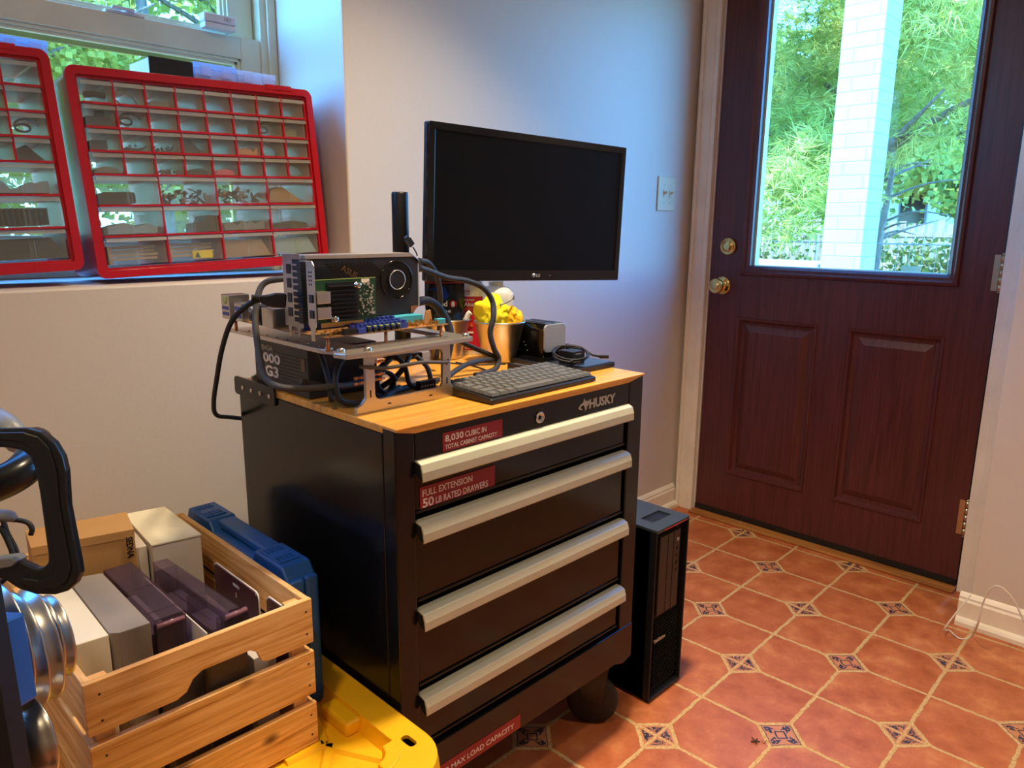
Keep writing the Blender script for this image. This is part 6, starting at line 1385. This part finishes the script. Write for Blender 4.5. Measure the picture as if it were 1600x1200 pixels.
# cords hanging
for i, (pts, lb) in enumerate((([(0, 822, .72), (12, 845, .72), (20, 870, .72), (12, 900, .72), (-20, 925, .72)], 'black cord curling under the clamp pad at the left edge'), ([(-10, 812, .75), (20, 812, .75), (42, 816, .75), (50, 826, .75), (48, 836, .75)], 'short black cord arc above the brown box at the left edge'), ([(2, 800, .74), (10, 830, .74), (25, 860, .74), (30, 890, .74)], 'straight black cord hanging behind the clamp'))):
    tag(MB().tube(spline([far(*p) for p in pts], 6), 0.0026, 8).build('hanging_cord', M['rubber']), lb, 'cord')
tag(MB().lathe([(0.0, 0.0), (0.009, 0.001), (0.011, 0.004), (0.008, 0.008), (0.0, 0.009)], far(6, 812, .72), CU + CR * .3, 20).build('round_knob', M['padgrey']), 'small grey round knob at the left edge above the cords', 'knob')
# board and stainless bowls
ax_ = (CR * 0.62 + _fw * 0.80 + CU * 0.15).normalized()
bo = thing('rack_panel', 'black upright rack panel cut off by the bottom left corner', 'rack', far(-60, 1200, .62))
a1, a2 = far(-22, 850, .60), far(46, 1260, .60); dn = (a2 - a1).normalized(); a2 = a1 + dn * ((0.002 - a1.z) / dn.z); lf_ = (CR * -1 + _fw * .1).normalized(); th_ = dn.cross(lf_).normalized()
part(MB().obox((a1 + a2) / 2 + lf_ * .05, dn, lf_, th_, (a2 - a1).length / 2, .05, .009), 'panel', M['darkgap'], bo, bevel=.001)
def bowl(px, py, t, R, label, grp):   # thin rolled rim, open towards the far right
    b = thing('metal_bowl', label, 'bowl', far(px, py, t)); c = far(px, py, t)
    d_ = R * 0.62
    mb = MB(); mb.lathe([(0.0, -d_), (R * .45, -d_ * .97), (R * .72, -d_ * .82), (R * .86, -d_ * .55), (R * .92, -d_ * .25), (R * .965, -0.002), (R * 1.0, 0.0), (R * 1.008, 0.0014), (R * .995, 0.0022), (R * .955, 0.0), (R * .90, -d_ * .25), (R * .84, -d_ * .53), (R * .70, -d_ * .79), (R * .44, -d_ * .94), (0.0, -d_ * .97)], c, ax_, 56, cap=False)
    part(mb, 'bowl_shell', M['steel'], b); return b
Rs = 0.060
for (px, py, t, R, lb) in ((12, 1003, .690, .0570, 'stainless bowl, leftmost of the nested row and mostly behind the blue block'), (36, 1015, .702, .0560, 'stainless bowl, second from left in the nested row'), (59, 1005, .716, .0555, 'wide stainless bowl in the middle of the nested row'), (71, 993, .732, .0412, 'stainless bowl, second from right in the nested row'), (87, 993, .746, .0420, 'stainless bowl, rightmost of the nested row beside the cream carton'), (62, 1150, .66, .0350, 'small stainless bowl on its own below the nested row')):
    bowl(px, py, t, R, lb, None)
tag(MB().obox(far(16, 1030, .635), dn, lf_, th_, .038, .0105, .012).build('blue_block', M['blue'], bevel=.003), 'blue plastic block behind the black rack panel at the left edge', 'block')

# ================================================================ FLOOR BITS AND WHITE CORD
tag(MB().tube(spline([at(1517, 930, x=2.20), at(1500, 950, x=2.16), Vector((2.13, 0.44, 0.03)), at(1483, 985, z=0.004), at(1500, 998, z=0.003), at(1518, 994, z=.004), at(1528, 975, x=2.12), at(1535, 945, x=2.12), at(1548, 920, x=2.12), at(1565, 918, x=2.12), at(1585, 940, x=2.12), at(1602, 975, x=2.12), at(1622, 1010, x=2.12)], 10), 0.0022, 8).build('loose_cable', M['cordwhite']), 'thin white cord looping on the floor by the right baseboard', 'cord')
lf = thing('dried_leaf', 'tiny dry brown twig on the tiles in front of the tower', 'debris', at(1180, 1158, z=0))
c0 = at(1180, 1158, z=0.003)
for k in range(5):
    a = k * 1.3; part(MB().tube([c0, c0 + Vector((cos(a) * .010, sin(a) * .010, .001 + .002 * (k % 2)))], 0.0014, 5), 'twig', M['brown'], lf)
tag(MB().tube(spline([at(1190, 1158, z=.001), at(1194, 1162, z=.001), at(1198, 1156, z=.001)], 4), 0.0005, 5).build('hair_strand', M['brown']), 'dark hair strand curling beside the dry twig', 'hair')
GROUPS = {'drawer_cabinet': 'red small-parts cabinets on the sill', 'organizer_box': 'clear organizer boxes on the red cabinets', 'metal_bucket': 'metal buckets on the wooden top',
          'microfiber_towel': 'yellow towels in the bucket', 'power_cable': 'black cables of the open computer', 'thin_wire': 'thin wires on the wooden top', 'metal_bowl': 'stainless bowls at the left edge',
          'hanging_cord': 'black cords at the left edge', 'hang_card': 'maroon cards in the crate', 'pine_tree': 'pine trees outside the door', 'leafy_tree': 'leafy trees outside', 'bracket_heap': 'bracket heaps in the drawers',
          'metal_strips': 'metal strips in the bottom drawers', 'connector_block': 'connector blocks in the clear organizer'}
for o in bpy.data.objects:
    if '_w' in o: del o['_w']
    k = o.name.split('.')[0]
    if o.parent is None and k in GROUPS and 'label' in o: o['group'] = GROUPS[k]
